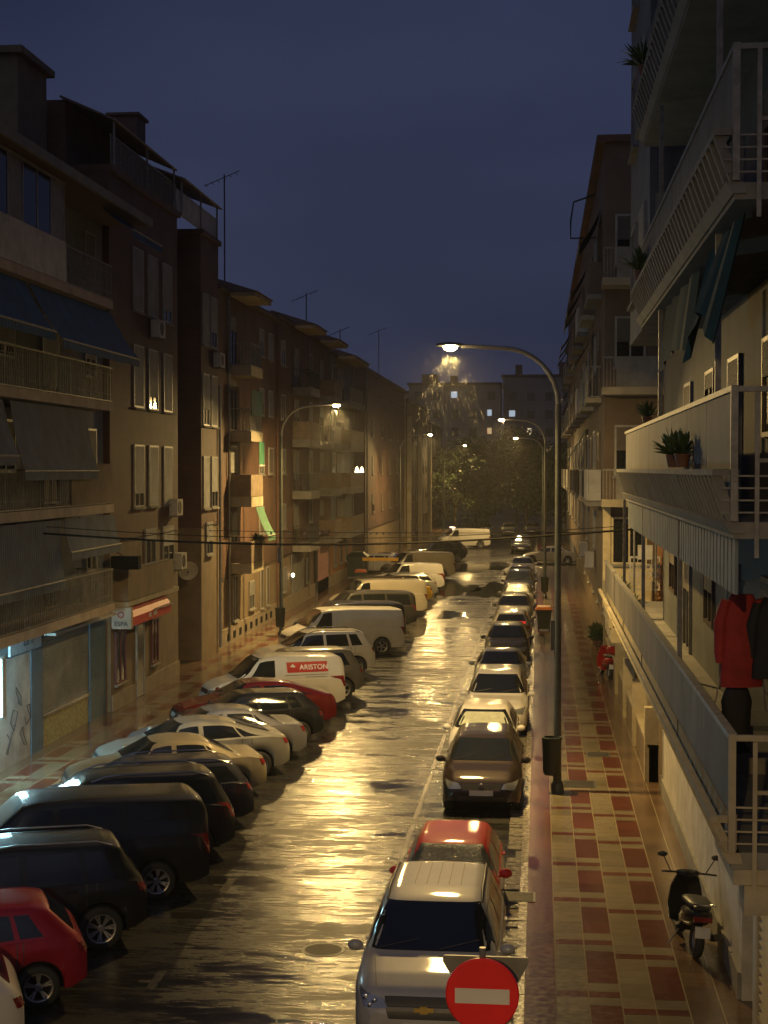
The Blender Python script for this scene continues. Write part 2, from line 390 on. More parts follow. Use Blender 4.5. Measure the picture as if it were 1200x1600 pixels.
# gutter of small setts along the right kerb
g = B(); y = 16.0
while y < 75:
    L = random.uniform(0.26, 0.42)
    if random.random() > 0.06:
        g.box(-0.62+random.uniform(0, 0.03), -0.34, y+0.02, y+L-0.02, -0.01, 0.012+random.uniform(0, 0.014))
    y += L
struct(g.build('gutter', mat('sett_stone', (0.2, 0.185, 0.15), 0.16, vary=0.5, vscale=7, bump=0.9, bscale=16, rvary=0.1)))
# painted markings
g = B()
def dash(x0, x1, y0, y1): g.add([(x0,y0,0.004),(x1,y0,0.004),(x1,y1,0.004),(x0,y1,0.004)], [(0,1,2,3)])
y = 21.8
while y < 110:
    dash(-5.72, -5.58, y, y+0.85); dash(-5.9, -5.72, y+0.30, y+0.42); y += 5.3
y = 27.5
while y < 110: dash(-2.72, -2.62, y, y+5.1); y += 5.6
for y in (28.2, 39.0, 50.5): dash(-2.6, -0.66, y, y+0.1)
y = 31.0
for k in range(12): dash(-4.0, -2.9, 113+0*k, 113.4) if k == 0 else None
struct(g.build('road_marking', mat('road_paint', (0.075, 0.07, 0.06), 0.2, vary=0.6, vscale=5, bump=0.25, bscale=30)))
# puddles by the crossing
g = B()
for (cx, cyy, rx, ry) in ((-5.4, 97, 1.5, 5.5), (-2.9, 96, 1.3, 6.0), (-4.9, 118, 2.1, 5.0), (-4.6, 80, 0.7, 2.2)):
    n = 26; vs = [(cx, cyy, 0.006)]
    for k in range(n):
        t = 2*math.pi*k/n; q = 1+0.22*math.sin(3*t+cx)+0.12*math.sin(7*t+cyy)
        vs.append((cx+rx*q*math.cos(t), cyy+ry*q*math.sin(t), 0.006))
    g.add(vs, [(0, 1+k, 1+(k+1) % n) for k in range(n)])
struct(g.build('puddle', mat('puddle_water', (0.02, 0.019, 0.017), 0.07, 0, 0, 0.2, bump=0.12, bscale=5.0, spec=0.7)))
def manhole(x, y, z, r, label, square=False):
    t = thing('manhole_cover', label, 'manhole', (x, y, z))
    b = B()
    if square: b.box(-r, r, -r, r, 0.0, 0.006); b.build('frame', M_poledark, t, world=False)
    else: b.lathe([(r, 0), (r, 0.008), (r*0.88, 0.008)], n=24); b.build('frame', M_poledark, t, world=False)
    b = B()
    if square: b.box(-r*.88, r*.88, -r*.88, r*.88, 0.006, 0.011)
    else: b.lathe([(r*0.87, 0.004), (r*0.87, 0.010), (0.001, 0.010)], n=24)
    b.build('lid', mat('cast_iron', (0.03, 0.028, 0.025), 0.6, 0.3, bump=1.0, bscale=16, spec=0.2), t, world=False)
manhole(-3.38, 23.9, 0.001, 0.34, 'round iron manhole cover in the wet road left of the silver SUV')
manhole(0.95, 36.6, 0.121, 0.4, 'square iron cover in the pavement at the foot of the near lamp post', True)
manhole(-0.35, 26.8, 0.125, 0.3, 'flat iron drain cover on the kerb beside the red car', True)
manhole(0.6, 19.6, 0.121, 0.22, 'small square utility cover in the tiles near the no-entry sign', True)
manhole(1.55, 40.5, 0.121, 0.3, 'square iron cover in the pavement beyond the near lamp post', True)

# ================================================================== BUILDINGS
class F:
    """facade frame: a = along the wall, n = outwards, z = up"""
    def __init__(s, kind, pos): s.k = kind; s.p = pos
    def pt(s, a, n, z):
        return (s.p+n, a, z) if s.k == '+x' else (s.p-n, a, z) if s.k == '-x' else (a, s.p-n, z)
    def box(s, b, a0, a1, n0, n1, z0, z1, m=None):
        p, q = s.pt(a0, n0, z0), s.pt(a1, n1, z1); b.box(p[0], q[0], p[1], q[1], p[2], q[2], m); return b
M_curtain = mat('lit_curtain', (0.6, 0.5, 0.32), 0.8, emit=(1.0, 0.75, 0.4), estr=0.8)
def window(f, par, a, z, w_, h_, style='shutter', low=0.55, fm=None, sm=None, sill=True):
    fm = fm or M_frame; sm = sm or M_shut; t = .06
    b = B()
    f.box(b, a, a+t, 0, .06, z, z+h_); f.box(b, a+w_-t, a+w_, 0, .06, z, z+h_)
    f.box(b, a+t, a+w_-t, 0, .058, z, z+t); f.box(b, a+t, a+w_-t, 0, .058, z+h_-t, z+h_)
    f.box(b, a+w_/2-.025, a+w_/2+.025, 0, .05, z+t, z+h_-t)
    wn = b.build('window', fm, par)
    sp = 0.0
    if style in ('shutter', 'closed'):
        fr = 1.0 if style == 'closed' else low
        b = B(); f.box(b, a+t+.002, a+w_-t-.002, .0, .054, z+h_-t-(h_-2*t)*fr, z+h_-t-.002); b.build('shutter', sm, wn)
    if style != 'closed':
        b = B(); f.box(b, a+t+.002, a+w_-t-.002, .0, .02, z+t+.002, z+h_-t-.004); b.build('pane', M_curtain if style == 'lit' else M_win, wn)
    if sill:
        b = B(); f.box(b, a-.06, a+w_+.06, 0, .12, z-.07, z-.003); b.build('sill', M_conc, wn)
    return wn
def railing(f, a0, a1, n, z0, z1, step=.14, r=.011, ends=(True, True), depth=None, mids=()):
    b = B(); k = int((a1-a0)/step)
    f.box(b, a0, a1, n-.025, n+.025, z1-.04, z1); f.box(b, a0, a1, n-.015, n+.015, z0, z0+.03)
    for i in range(k+1):
        a = a0+i*(a1-a0)/k; rr = r*2 if i % 8 == 0 else r; f.box(b, max(a0, a-rr), min(a1, a+rr), n-r, n+r, z0+.03, z1-.04)
    for mz in mids: f.box(b, a0, a1, n-.03, n-.012, mz, mz+.03)
    if depth:
        for a, e in ((a0, ends[0]), (a1, ends[1])):
            if not e: continue
            f.box(b, a-.02, a+.02, n-depth, n-.026, z1-.04, z1); f.box(b, a-.015, a+.015, n-depth, n-.026, z0, z0+.03)
            kk = max(2, int(depth/step))
            for i in range(kk): q = n-depth+(i+.3)*depth/kk; f.box(b, a-r, a+r, q-r, q+r, z0+.03, z1-.04)
    return b
def awning(f, par, a0, a1, z1, n0, z0, n1, m, name='awning'):
    b = B(); pts = [f.pt(a0, n0, z1), f.pt(a1, n0, z1), f.pt(a1, n1, z0), f.pt(a0, n1, z0)]
    k = 6; 
    for i in range(k):                      # slightly sagging cloth in strips
        u0, u1 = i/k, (i+1)/k
        def q(a, u): 
            sag = .10*math.sin(math.pi*u); return f.pt(a, n0+(n1-n0)*u-sag*.3, z1+(z0-z1)*u-sag*.6)
        b.sheet([q(a0, u0), q(a1, u0), q(a1, u1), q(a0, u1)], .008)
    w_ = b.build(name, m, par, True)
    b = B(); b.tube([f.pt(a0-.03, n1, z0), f.pt(a1+.03, n1, z0)], .028, 8); b.build('front_bar', M_rail, w_, True)
    b = B(); f.box(b, a0, a1, n1-.006, n1+.004, z0-.22, z0-.03); b.build('valance', m, w_)
    return w_
def ac_unit(f, a, z, label, s=1.0, brackets=True):
    p = f.pt(a+.42*s, .18, z); t = thing('air_conditioner', label, 'air conditioner', p, 0, 'air conditioning units on the facades')
    b = B(); f.box(b, a, a+.84*s, .06, .36, z, z+.58*s); b.build('casing', M_white, t)
    b = B(); c = f.pt(a+.34*s, .362, z+.29*s)
    ax = 'x' if f.k in ('+x', '-x') else 'y'
    b.lathe([(.23*s, -.004), (.23*s, .012), (.20*s, .012), (.20*s, .0), (.001, .0)], ax, 18, c=c); b.build('fan_grille', M_black, t, True)
    b = B(); f.box(b, a+.08, a+.11, 0, .36, z-.05, z-.003); f.box(b, a+.7*s, a+.73*s, 0, .36, z-.05, z-.003); b.build('bracket', M_steel, t)
    return t
def pot(x, y, z, label, h=.35, group=None, r=.13, n=60):
    t = thing('potted_plant', label, 'potted plant', (x, y, z), 0, group)
    b = B(); b.lathe([(.001, 0), (r*.7, 0), (r, r*1.5), (r*1.08, r*1.5), (r*1.08, r*1.7), (r*.9, r*1.7), (.001, r*1.6)], n=12); b.build('pot', mat('terracotta', (.2, .09, .05), .7), t, True, False, 40)
    b = B()
    for i in range(n):
        a = random.uniform(0, 6.28); e = random.uniform(.2, 1.5); L = h*random.uniform(.5, 1.1)
        o = Vector((random.uniform(-r, r)*.5, random.uniform(-r, r)*.5, r*1.6)); d = Vector((math.cos(a)*math.cos(e), math.sin(a)*math.cos(e), math.sin(e)))
        s_ = Vector((-math.sin(a), math.cos(a), 0))*.022*(h/.35); p1 = o+d*L*.6; p2 = o+d*L+Vector((0, 0, -.15*L))
        b.add([o, p1-s_, p2, p1+s_], [(0, 1, 2, 3)])
    b.build('foliage', M_leaf2, t, False, False); return t

# ---------------------------------------------------------------- LEFT 1: balconies and blue awnings
XL = -13.3
f = F('+x', XL)
t1 = thing('apartment_building', 'grey apartment building with long balconies and blue awnings at the left edge', 'building', (-18, 38, 0))
b = B(); b.box(-26, XL, 28, 46.05, 0, 15.2); b.build('wall', M_grey, t1)
b = B(); b.add([(XL+1.45, 28, 15.25), (XL+1.45, 46.4, 15.25), (-18.5, 46.4, 17.4), (-18.5, 28, 17.4), (-26, 28, 15.25), (-26, 46.4, 15.25)], [(0, 1, 2, 3), (3, 2, 5, 4), (0, 3, 4), (1, 5, 2)])
b.box(XL+.002, XL+1.40, 28, 46.3, 15.02, 15.2)
rf = b.build('roof', M_roof, t1)
b = B(); b.box(-18.0, -14.8, 42.8, 45.4, 15.5, 19.4); b.box(-18.2, -14.6, 42.6, 45.6, 19.4, 19.6); b.build('chimney', M_tan, rf)
b = B(); b.box(XL+1.41, XL+1.5, 28, 46.4, 15.0, 15.24); b.build('gutter', M_conc, t1)
ff = F('+x', XL); D = 1.1
for i, s in enumerate((3.75, 6.6, 9.5, 12.4)):
    b = B(); b.box(XL+.002, XL+D+.04, 28, 43.2, s-.24, s); bal = b.build('balcony', mat('slab_pink', (.34, .28, .22), .8, vscale=2) , t1)
    if s < 12:
        railing(ff, 28, 43.15, D, s+.02, s+1.0, .155, .010, (False, True), D-.02, (s+.22, s+.78)).build('railing', M_rail, bal)
    else:
        railing(ff, 38.95, 43.15, D, s+.02, s+1.0, .155, .010, (False, True), D-.02, (s+.22, s+.78)).build('railing', M_rail, bal)
        b = B(); b.box(XL+D-.04, XL+D+.02, 28, 38.9, s+.02, s+1.05); b.build('parapet', M_white, bal)
        b = B(); y = 28.2
        while y < 38.8: b.box(XL+D-.03, XL+D+.02, y, y+.07, s+1.05, s+2.5); y += 1.05
        b.box(XL+D-.03, XL+D+.02, 28, 38.9, s+2.5, s+2.58); gz = b.build('glazing_frame', M_frame, bal)
        y = 28.28
        k = 0
        while y < 38.7:
            b = B(); b.box(XL+D-.012, XL+D+.004, y, y+.96, s+1.06, s+2.49); b.build('pane' if k % 3 else 'curtained_pane', M_win if k % 3 else mat('curtain_grey', (.2, .2, .2), .8), gz); y += 1.05; k += 1
    for j, a in enumerate((29.5, 33.2, 36.6, 40.2)):
        window(ff, t1, a, s+.05 if j % 2 else s+.9, 1.4, 2.2 if j % 2 else 1.35, 'shutter', random.uniform(.3, .9), sill=False)
    window(ff, t1, 44.1, s+.8, 1.1, 1.4, 'shutter', random.uniform(.4, 1), sm=M_shutd)
b = B(); b.box(XL+D+.0, XL+D+.03, 39.2, 43.1, 6.65, 7.75); b.build('balcony_screen', M_tan, t1)
awning(ff, t1, 29, 36.0, 12.1, 1.0, 10.9, 1.75, M_awnblue); awning(ff, t1, 36.3, 43.4, 12.1, 1.0, 10.75, 1.85, M_awnblue)
awning(ff, t1, 34.9, 40.9, 9.2, 1.0, 7.55, 1.35, M_awngrey); awning(ff, t1, 29, 34.4, 9.2, 1.0, 7.9, 1.4, M_awngrey)
awning(ff, t1, 29, 38.3, 6.3, 1.12, 4.75, 1.22, M_awngrey); awning(ff, t1, 38.6, 43.3, 6.3, 1.12, 5.45, 1.3, M_awngrey)
awning(ff, t1, 42.6, 45.9, 15.0, 1.0, 14.35, 1.9, M_awnblue)
# shop front
b = B(); b.box(XL+.002, XL+.06, 39.95, 44.2, .95, 3.05); sh = b.build('shop_shutter', stripe_mat('shop_shutter_metal', (.13, .14, .13), (.19, .20, .19), 5.0, 'Z', .55, .2), t1)
b = B(); b.box(XL+.062, XL+.09, 39.95, 44.2, .90, .98); b.build('shutter_bar', M_chrome, sh)
b = B(); b.box(XL+.002, XL+.05, 39.95, 44.2, .12, .9); b.build('shop_sill', mat('mosaic_yellow', (.26, .24, .11), .7, vary=.5, vscale=9), t1)
for ya, yb in ((38.95, 39.9), (44.25, 45.9)):
    b = B(); b.box(XL+.002, XL+.1, ya, yb, .12, 3.3); b.build('blue_pilaster', mat('pilaster_blue', (.06, .10, .14), .6), t1)
b = B(); b.box(XL+.002, XL+.08, 28, 38.9, .12, 2.85); sw = b.build('painted_shop_wall', mat('shop_wall_pale', (.30, .28, .25), .8, vscale=1.3, vary=.4), t1)
gm = mat('graffiti_black', (.03, .03, .035), .6)
random.seed(11)
for k in range(5):
    b = B(); yy = 37.1+.38*k; zz = .7+(k % 3)*.55; pts = [(XL+.085, yy+.22*math.sin(q*1.7+k)+.05*q, zz+.28*math.cos(q*1.3+k*2)) for q in range(6)]
    b.tube(pts, .014, 4); b.build('graffiti_tag', gm, sw, True)
b = B(); b.box(XL+.1, XL+.16, 37.2, 39.6, 2.9, 3.42); ps = b.build('fascia_sign', mat('sign_panel_bluegrey', (.30, .33, .36), .5), t1)
tb_ = text_mesh('lettering', 'ESPA', .34, mat('dark_lettering', (.04, .05, .07), .5), ps, (0, 0, 0), (R(90), 0, R(90)))
tb_.location = Vector((XL+.166, 38.55, 3.17))-wloc(ps)
b = B(); b.box(XL+.3, XL+.62, 39.4, 45.3, 3.20, 3.27); b.box(XL+.1, XL+.5, 40.0, 44.0, 3.33, 3.40); b.build('shutter_canopy', M_white, t1)
# lit cold sign of the next shop
t = thing('shop_sign', 'cold white lit shop sign projecting from the wall at the left edge', 'sign', (XL+.6, 34.0, 2.7))
b = B(); b.box(XL+.15, XL+1.15, 33.9, 34.1, 1.9, 3.3); b.build('sign_box', M_frame, t)
M_cold = mat('cold_sign_lit', (.7, .9, 1), .4, emit=(.45, .85, 1.0), estr=85)
for yy in (33.895, 34.105):
    b = B(); b.box(XL+.19, XL+1.11, yy-.003, yy+.003, 1.95, 3.25); b.build('lit_face', M_cold, t)
b = B(); b.box(XL, XL+.15, 33.98, 34.02, 2.9, 2.95); b.build('bracket', M_steel, t)

# ---------------------------------------------------------------- LEFT 2: brown brick block with white shutters
t2 = thing('apartment_building', 'dark brown brick building with tall white shutters and a lit tan ground floor', 'building', (-18, 54, 0))
X2 = -13.1; X2r = -14.1
b = B(); b.box(-26, X2, 46.1, 55, 5.3, 16.7); b.box(-26, X2r, 55, 58.9, 5.3, 16.7); b.box(-26, X2, 58.9, 62.2, 5.3, 16.7); b.build('wall', M_brick_dk, t2)
b = B(); b.box(-26, X2-.01, 46.1, 54.99, 0, 5.3); b.box(-26, X2r-.01, 54.99, 58.91, 0, 5.3); b.box(-26, X2-.01, 58.91, 62.2, 0, 5.3); b.build('lower_wall', M_tan, t2)
b = B(); b.box(-26.1, X2+.12, 46.08, 55.1, 16.7, 16.9); b.box(-26.1, X2+.12, 58.8, 62.3, 16.7, 16.9); b.box(-26.1, X2r+.1, 55.1, 58.8, 16.7, 16.9); b.build('cornice', M_brick_md, t2)
b = B(); b.box(-20, -14.6, 46.6, 61, 16.9, 19.0); at = b.build('attic', M_brick_md, t2)
b = B(); b.sheet([(-14.7, 46.4, 19.1), (-13.0, 46.4, 18.35), (-13.0, 54.6, 18.35), (-14.7, 54.6, 19.1)], -.06); b.sheet([(-14.7, 55.4, 18.9), (-12.9, 55.4, 18.2), (-12.9, 62, 18.2), (-14.7, 62, 18.9)], -.06); b.build('attic_canopy', mat('canopy_brown', (.14, .10, .08), .6), at)
b = B(); b.tube([(-13.0, 46.4, 18.33), (-13.0, 54.6, 18.33)], .03, 6); b.build('canopy_edge', M_rail, at); b = B(); b.tube([(-12.9, 55.4, 18.18), (-12.9, 62, 18.18)], .03, 6); b.build('canopy_edge', M_rail, at)
b = B()
for yy in (46.6, 50.6, 54.4, 55.6, 58.8, 61.8): b.box(-13.1, -13.04, yy, yy+.06, 16.9, 18.3)
b.build('canopy_posts', M_rail, at)
railing(F('+x', X2), 46.5, 55, -.05, 16.92, 17.9, .16, .01).build('roof_railing', M_rail, t2)
b = B(); b.box(X2-.1, X2-.04, 55.2, 62.1, 16.92, 17.8); b.build('attic_parapet', M_white, t2)
b = B(); b.box(-15.2, -14.2, 53.6, 54.8, 19.0, 20.1); b.box(-15.3, -14.1, 53.5, 54.9, 20.1, 20.2); b.build('chimney', M_brick_md, at)
f = F('+x', X2)
for i, z in enumerate((12.75, 9.6, 6.35)):
    for j, a in enumerate((48.8, 50.7, 52.75)):
        window(f, t2, a, z, 1.25, 2.05, 'closed' if (i+j) % 3 != 2 else 'shutter', .8, sm=M_shut, fm=M_frame)
    for j, a in enumerate((59.1, 60.6)):
        window(f, t2, a, z-.3, 1.15, 2.05, 'closed' if (i+j) % 2 == 0 else 'shutter', .7, sm=M_shut)
window(f, t2, 50.2, 4.35, 1.4, 1.25, 'shutter', .3); window(f, t2, 52.6, 4.3, 1.6, 1.3, 'shutter', .55); window(f, t2, 59.6, 4.2, 1.2, 1.3, 'shutter', .6)
b = B(); f.box(b, 46.3, 52.9, 0.002, .52, 3.35, 3.5); bal = b.build('balcony', M_cream, t2)
b = B(); f.box(b, 46.3, 52.2, .46, .5, 3.52, 4.5); f.box(b, 46.3, 46.36, .02, .46, 3.52, 4.5); b.build('parapet', M_tan, bal)
b = B(); f.box(b, 46.3, 51.4, .44, .52, 4.51, 4.55); b.build('parapet_rail', M_rail, bal)
# shop: red awning box with a white end
b = B(); vs = [(X2+.01, 3.3), (X2+.35, 3.28), (X2+.56, 3.0), (X2+.56, 2.72), (X2+.01, 2.72)]
ya, yb = 46.4, 51.6; n = 5
b.add([(x_, ya, z_) for x_, z_ in vs]+[(x_, yb, z_) for x_, z_ in vs], [tuple(range(n)), tuple(range(2*n-1, n-1, -1))]+[(i, n+i, n+(i+1) % n, (i+1) % n) for i in range(n)])
aw = b.build('shop_awning', mat('awning_red', (.50, .045, .03), .55, vary=.15), t2)
b = B(); b.tube([(X2+.6, 49.1, 3.02), (X2+.6, 51.7, 3.02)], .035, 8); b.build('front_bar', M_chrome, aw, True)
b = B(); b.box(X2+.563, X2+.572, 48.55, 48.9, 2.82, 2.95); b.box(X2+.563, X2+.572, 49.15, 49.6, 2.82, 2.96); b.build('faded_mark', M_plate, aw)
b = B(); b.box(X2+.01, X2+.62, 46.15, 46.38, 2.68, 3.34); sb = b.build('sign_box', M_white, t2)
M_dk = mat('dark_lettering', (.04, .05, .07), .5)
o = text_mesh('lettering', 'ESPA', .20, M_dk, sb, (0, 0, 0), (R(90), 0, 0)); o.location = Vector((X2+.31, 46.143, 2.83))-wloc(sb)
b = B()
for k in range(8):
    a = k*math.pi/4; b.blob((X2+.31+.085*math.cos(a), 46.14, 3.12+.085*math.sin(a)), (.03, .008, .03), n=8)
o = b.build('flower_emblem', mat('emblem_red', (.35, .03, .03), .5), sb, True)
for (a0, a1, z0, z1) in ((46.5, 47.7, .9, 2.55), (51.0, 51.9, .95, 2.5)):
    window(f, t2, a0, z0, a1-a0, z1-z0, 'open', fm=mat('frame_maroon', (.12, .03, .03), .5))
b = B(); f.box(b, 49.0, 49.9, .0, .05, .14, 2.5); dr = b.build('door', mat('glass_door', (.05, .05, .045), .2), t2)
b = B(); f.box(b, 48.95, 49.0, .0, .07, .14, 2.55); f.box(b, 49.9, 49.95, .0, .07, .14, 2.55); b.build('frame', M_frame, dr)
b = B(); f.box(b, 46.15, 55, 0, .04, .12, .62); b.build('plinth', M_stone, t2)
b = B(); fr = F('+x', X2r); fr.box(b, 55.4, 58.6, .002, .03, .12, 4.0); b.build('garage_door', mat('door_dark_brown', (.10, .07, .045), .6), t2)
b = B(); b.tube([(X2+.09, 62.0, .3), (X2+.09, 62.0, 11.0)], .06, 8); b.build('drainpipe', M_frame, t2, True)
# satellite dish
t = thing('satellite_dish', 'round pale satellite dish on the brown building above the recessed door', 'satellite dish', (-13.35, 57.6, 3.75))
b = B(); vs = []; n = 20
prof = [(.001, 0), (.15, .015), (.28, .05), (.38, .1)]
b.lathe(prof+[(.38, .085), (.28, .035), (.001, -.015)], 'y', 20); ds = b.build('dish', M_white, t, True, False, 60)
ds.rotation_euler = (R(200), 0, R(25))
b = B(); b.tube([(0, 0, 0), (-.3, .2, -.05), (-.7, .25, -.05)], .02, 6); b.build('arm', M_steel, t, False, False)
b = B(); b.tube([(0, -.02, -.2), (.1, -.38, -.05)], .012, 6); b.blob((.1, -.4, -.05), (.04, .05, .04)); b.build('receiver', M_black, t, False, False)
for (a, z, l) in ((50.9, 12.05, 'air conditioner under the middle top white shutter of the brown brick building'), (53.4, 5.95, 'air conditioner above the tan ground floor beside the lit wall corner'), (60.9, 11.7, 'air conditioner by the last top window of the brown brick building'),
                  (54.0, 4.0, 'air conditioner at the lit first floor corner beside the bay window')):
    ac_unit(f, a, z, l)
b = B(); b.box(-12.95, -12.1, 45.6, 45.95, 4.55, 4.95)
t = thing('signboard', 'small dark lightbox hanging at the end of the left balcony above the ESPA sign', 'sign', (-12.5, 45.8, 4.75)); b.build('box', M_dark, t)
b = B(); b.tube([(-12.6, 45.8, 4.95), (-13.0, 46.12, 5.1)], .015, 6); b.build('bracket', M_steel, t)

# ---------------------------------------------------------------- LEFT 3..: stepping row with cream balcony fronts
def row_house(name_lbl, y0, y1, X, z1, wallm, bal, wins, cat='building', seed=0, floors=(3.55, 6.4, 9.2, 12.0), lowm=None, roof=True, over=.22, parm=M_cream):
    random.seed(seed)
    t = thing('apartment_building', name_lbl, cat, (X-5, (y0+y1)/2, 0))
    b = B(); b.box(X-12, X, y0, y1, 3.0, z1); b.build('wall', wallm, t)
    b = B(); b.box(X-12, X-.01, y0, y1, 0, 3.0); b.build('lower_wall', lowm or M_tan, t)
    b = B(); b.box(X-12, X+.06, y0+.02, y1-.02, .12, .85); b.build('plinth', M_stone, t)
    f = F('+x', X)
    if roof:
        b = B(); b.add([(X+over, y0-.0, z1+.18), (X+over, y1, z1+.18), (X-6, y1-1.5, z1+1.9), (X-6, y0+2.0, z1+1.9), (X-12, y0, z1+.18), (X-12, y1, z1+.18)], [(0, 1, 2, 3), (3, 2, 5, 4), (0, 3, 4), (1, 5, 2)])
        b.build('roof', M_roof, t)
        b = B(); b.box(X-.2, X+over-.02, y0, y1, z1+.02, z1+.16); b.build('eaves', mat('eaves_brown', (.12, .085, .055), .8), t)
    for (a0, a1) in bal:
        b = B(); f.box(b, a0-.5, a1+.5, over+.002, 1.3, z1-.12, z1+.06); b.build('bay_soffit', M_cream, t)
        b = B(); ya_, yb_ = a0-.6, a1+.6
        b.add([(X+1.42, ya_, z1+.07), (X+1.42, yb_, z1+.07), (X-1.2, yb_-1.0, z1+.95), (X-1.2, ya_+1.0, z1+.95), (X-1.2, ya_, z1+.07), (X-1.2, yb_, z1+.07)], [(0, 1, 2, 3), (0, 3, 4), (1, 5, 2), (0, 4, 5, 1)]); b.build('bay_roof', M_roof, t)
        for s in floors:
            b = B(); f.box(b, a0, a1, .002, 1.0, s-.42, s); bo = b.build('balcony', parm, t)
            if random.random() < .55:
                b = B(); f.box(b, a0, a1, .95, .99, s+.02, s+.95); f.box(b, a0, a0+.04, .02, .94, s+.02, s+.95); b.build('parapet', mat('parapet_brown', (.19, .14, .09), .8, vscale=3), bo)
            else:
                railing(f, a0+.02, a1-.02, .94, s+.02, s+.98, .15, .012, (True, True), .9).build('railing', M_rail if random.random() < .5 else M_black, bo)
            window(f, t, a0+.25, s+.05, (a1-a0)*.5, 2.15, 'shutter', random.uniform(.15, .8), fm=M_framed, sill=False)
            b = B(); f.box(b, a0+.02, a1-.02, .002, .012, s+2.2, s+2.38); 
    for (a, w_, z, h_, st) in wins: window(f, t, a, z, w_, h_, st, random.uniform(.3, 1), sm=random.choice([M_shut, M_shutd]))
    return t, f
w3 = [(71.8, 1.2, s+.95, 1.3, 'shutter') for s in (3.55, 6.4, 9.2, 12.0)] + [(74.3, 1.2, s+.95, 1.3, 'closed') for s in (6.4, 9.2, 12.0)]
w3 += [(69.2, 1.2, 1.15, 1.3, 'shutter'), (72.0, .7, .95, 1.9, 'closed'), (73.6, .7, .95, 1.9, 'closed'), (65.4, 1.0, 1.0, 2.0, 'open')]
t3, f3 = row_house('brown brick building with cream balcony fronts and green awnings', 62.3, 76.6, -13.2, 15.0, M_brick_md, [(64.6, 67.4)], w3, seed=3)
b = B(); f3.box(b, 66.2, 67.45, 1.03, 1.05, 7.8, 8.8); g1 = b.build('awning', M_awngreen, t3)
b = B(); f3.box(b, 66.15, 67.5, 1.02, 1.07, 7.72, 7.79); b.build('front_bar', M_white, g1)
awning(f3, t3, 65.6, 67.4, 5.95, 1.0, 4.7, 1.55, mat('awning_light_green', (.05, .13, .075), .8))
b = B(); f3.box(b, 64.7, 67.3, .98, 1.0, 9.9, 11.0); b.build('awning', M_awnteal, t3)
pot(-12.35, 66.9, 4.0, 'bushy balcony plant under the light green awning', .6, n=130, r=.2)
b = B(); 
for k in range(9): f3.box(b, 64+k*1.3, 64.5+k*1.3, .06, .075, .3, .6)
b.build('cellar_vents', M_dark, t3)
w4 = [(a, 1.3, s+.95, 1.3, random.choice(['shutter', 'closed', 'open'])) for a in (78.3, 87.8) for s in (3.55, 6.4, 9.2, 12.0)] + [(78.6, 1.2, 1.2, 1.3, 'closed'), (86.4, 1.1, 1.1, 1.4, 'closed')]
t4, f4 = row_house('second building of the stepping row, dark brown with grey balconies behind the left lamp', 76.7, 97.2, -13.25, 15.25, M_brick_dk, [(82.0, 85.6), (91.8, 95.2)], w4, seed=5, parm=M_conc)
b = B(); f4.box(b, 91.2, 95.8, .01, .06, .12, 3.7); b.build('pink_shopfront', mat('pink_tiles', (.50, .28, .26), .5), t4)
b = B(); f4.box(b, 90.0, 91.1, .01, .07, .12, 3.4); b.build('shop_door', M_black, t4)
b = B(); f4.box(b, 91.0, 97.0, .02, .7, 3.75, 3.95); b.build('shop_canopy', M_framed, t4)
b = B(); f4.box(b, 81.5, 85.8, .01, .05, .12, 3.0); b.build('shop_shutter', M_shut, t4)
w5 = [(a, 1.3, s+.95, 1.3, random.choice(['shutter', 'closed', 'open'])) for a in (97.6, ) for s in (6.4, 9.2, 12.0)] + [(98.2, 1.3, 1.3, 1.5, 'closed'), (101.2, 1.3, 1.3, 1.5, 'closed'), (104.0, 1.3, 1.3, 1.5, 'closed')]
t5, f5 = row_house('third building of the stepping row at the corner of the left side street', 97.3, 108.2, -13.2, 14.85, M_grey, [(99.3, 106.8)], w5, seed=8, parm=M_conc, lowm=M_brick_or)
for k, (a, l) in enumerate(((101.5, 'small warm lantern glowing on a grey balcony, left of two'), (104.3, 'small warm lantern glowing on a grey balcony, right of two'))):
    t = thing('lantern', l, 'lantern', (-12.25, a+1.6, 7.35))
    b = B(); b.lathe([(.001, .0), (.16, .02), (.1, .3), (.02, .42), (.001, .42)], n=10); b.build('glowing_shade', mat('lantern_lit', (1, .8, .5), .5, emit=(1, .8, .45), estr=5), t, True, False)
    b = B(); b.box(-.14, .14, -.14, .14, -.06, 0); b.build('base', M_black, t, False, False)
t = thing('wall_lamp', 'small lit wall lamp beside a door on the left row', 'wall lamp', (-13.05, 80.9, 1.95))
b = B(); b.blob((0, 0, 0), (.09, .09, .11)); b.build('glowing_globe', mat('globe_lit', (1, .9, .7), .5, emit=(1, .82, .5), estr=14), t, True, False)
b = B(); b.box(-.18, -.05, -.03, .03, -.16, -.10); b.build('bracket', M_black, t, False, False)
# plain brick building past the side street
random.seed(21)
t6 = thing('apartment_building', 'plain red-brown brick building with flat roof beyond the side street', 'building', (-18, 133, 0))
b = B(); b.box(-27, -13.2, 116.2, 150.2, 2.8, 15.0); b.build('wall', M_brick_rd, t6)
b = B(); b.box(-27, -13.19, 116.2, 150.2, 0, 2.8); b.build('lower_wall', M_tan, t6)
b = B(); b.box(-27.1, -13.05, 116.1, 150.3, 15.0, 15.35); b.box(-27, -13.1, 116.15, 150.25, 13.6, 13.75); b.build('cornice', M_brick_dk, t6)
f = F('+x', -13.2)
for a in (121, 128, 135, 142): 
    for z in (4.2, 7.2, 10.2): window(f, t6, a, z, 1.3, 1.4, random.choice(['shutter', 'closed']), .6, sm=M_shutd, fm=M_framed)
t7 = thing('apartment_building', 'narrow-fronted brick building with cream piers standing for lit edges farther along the left', 'building', (-18, 166, 0))
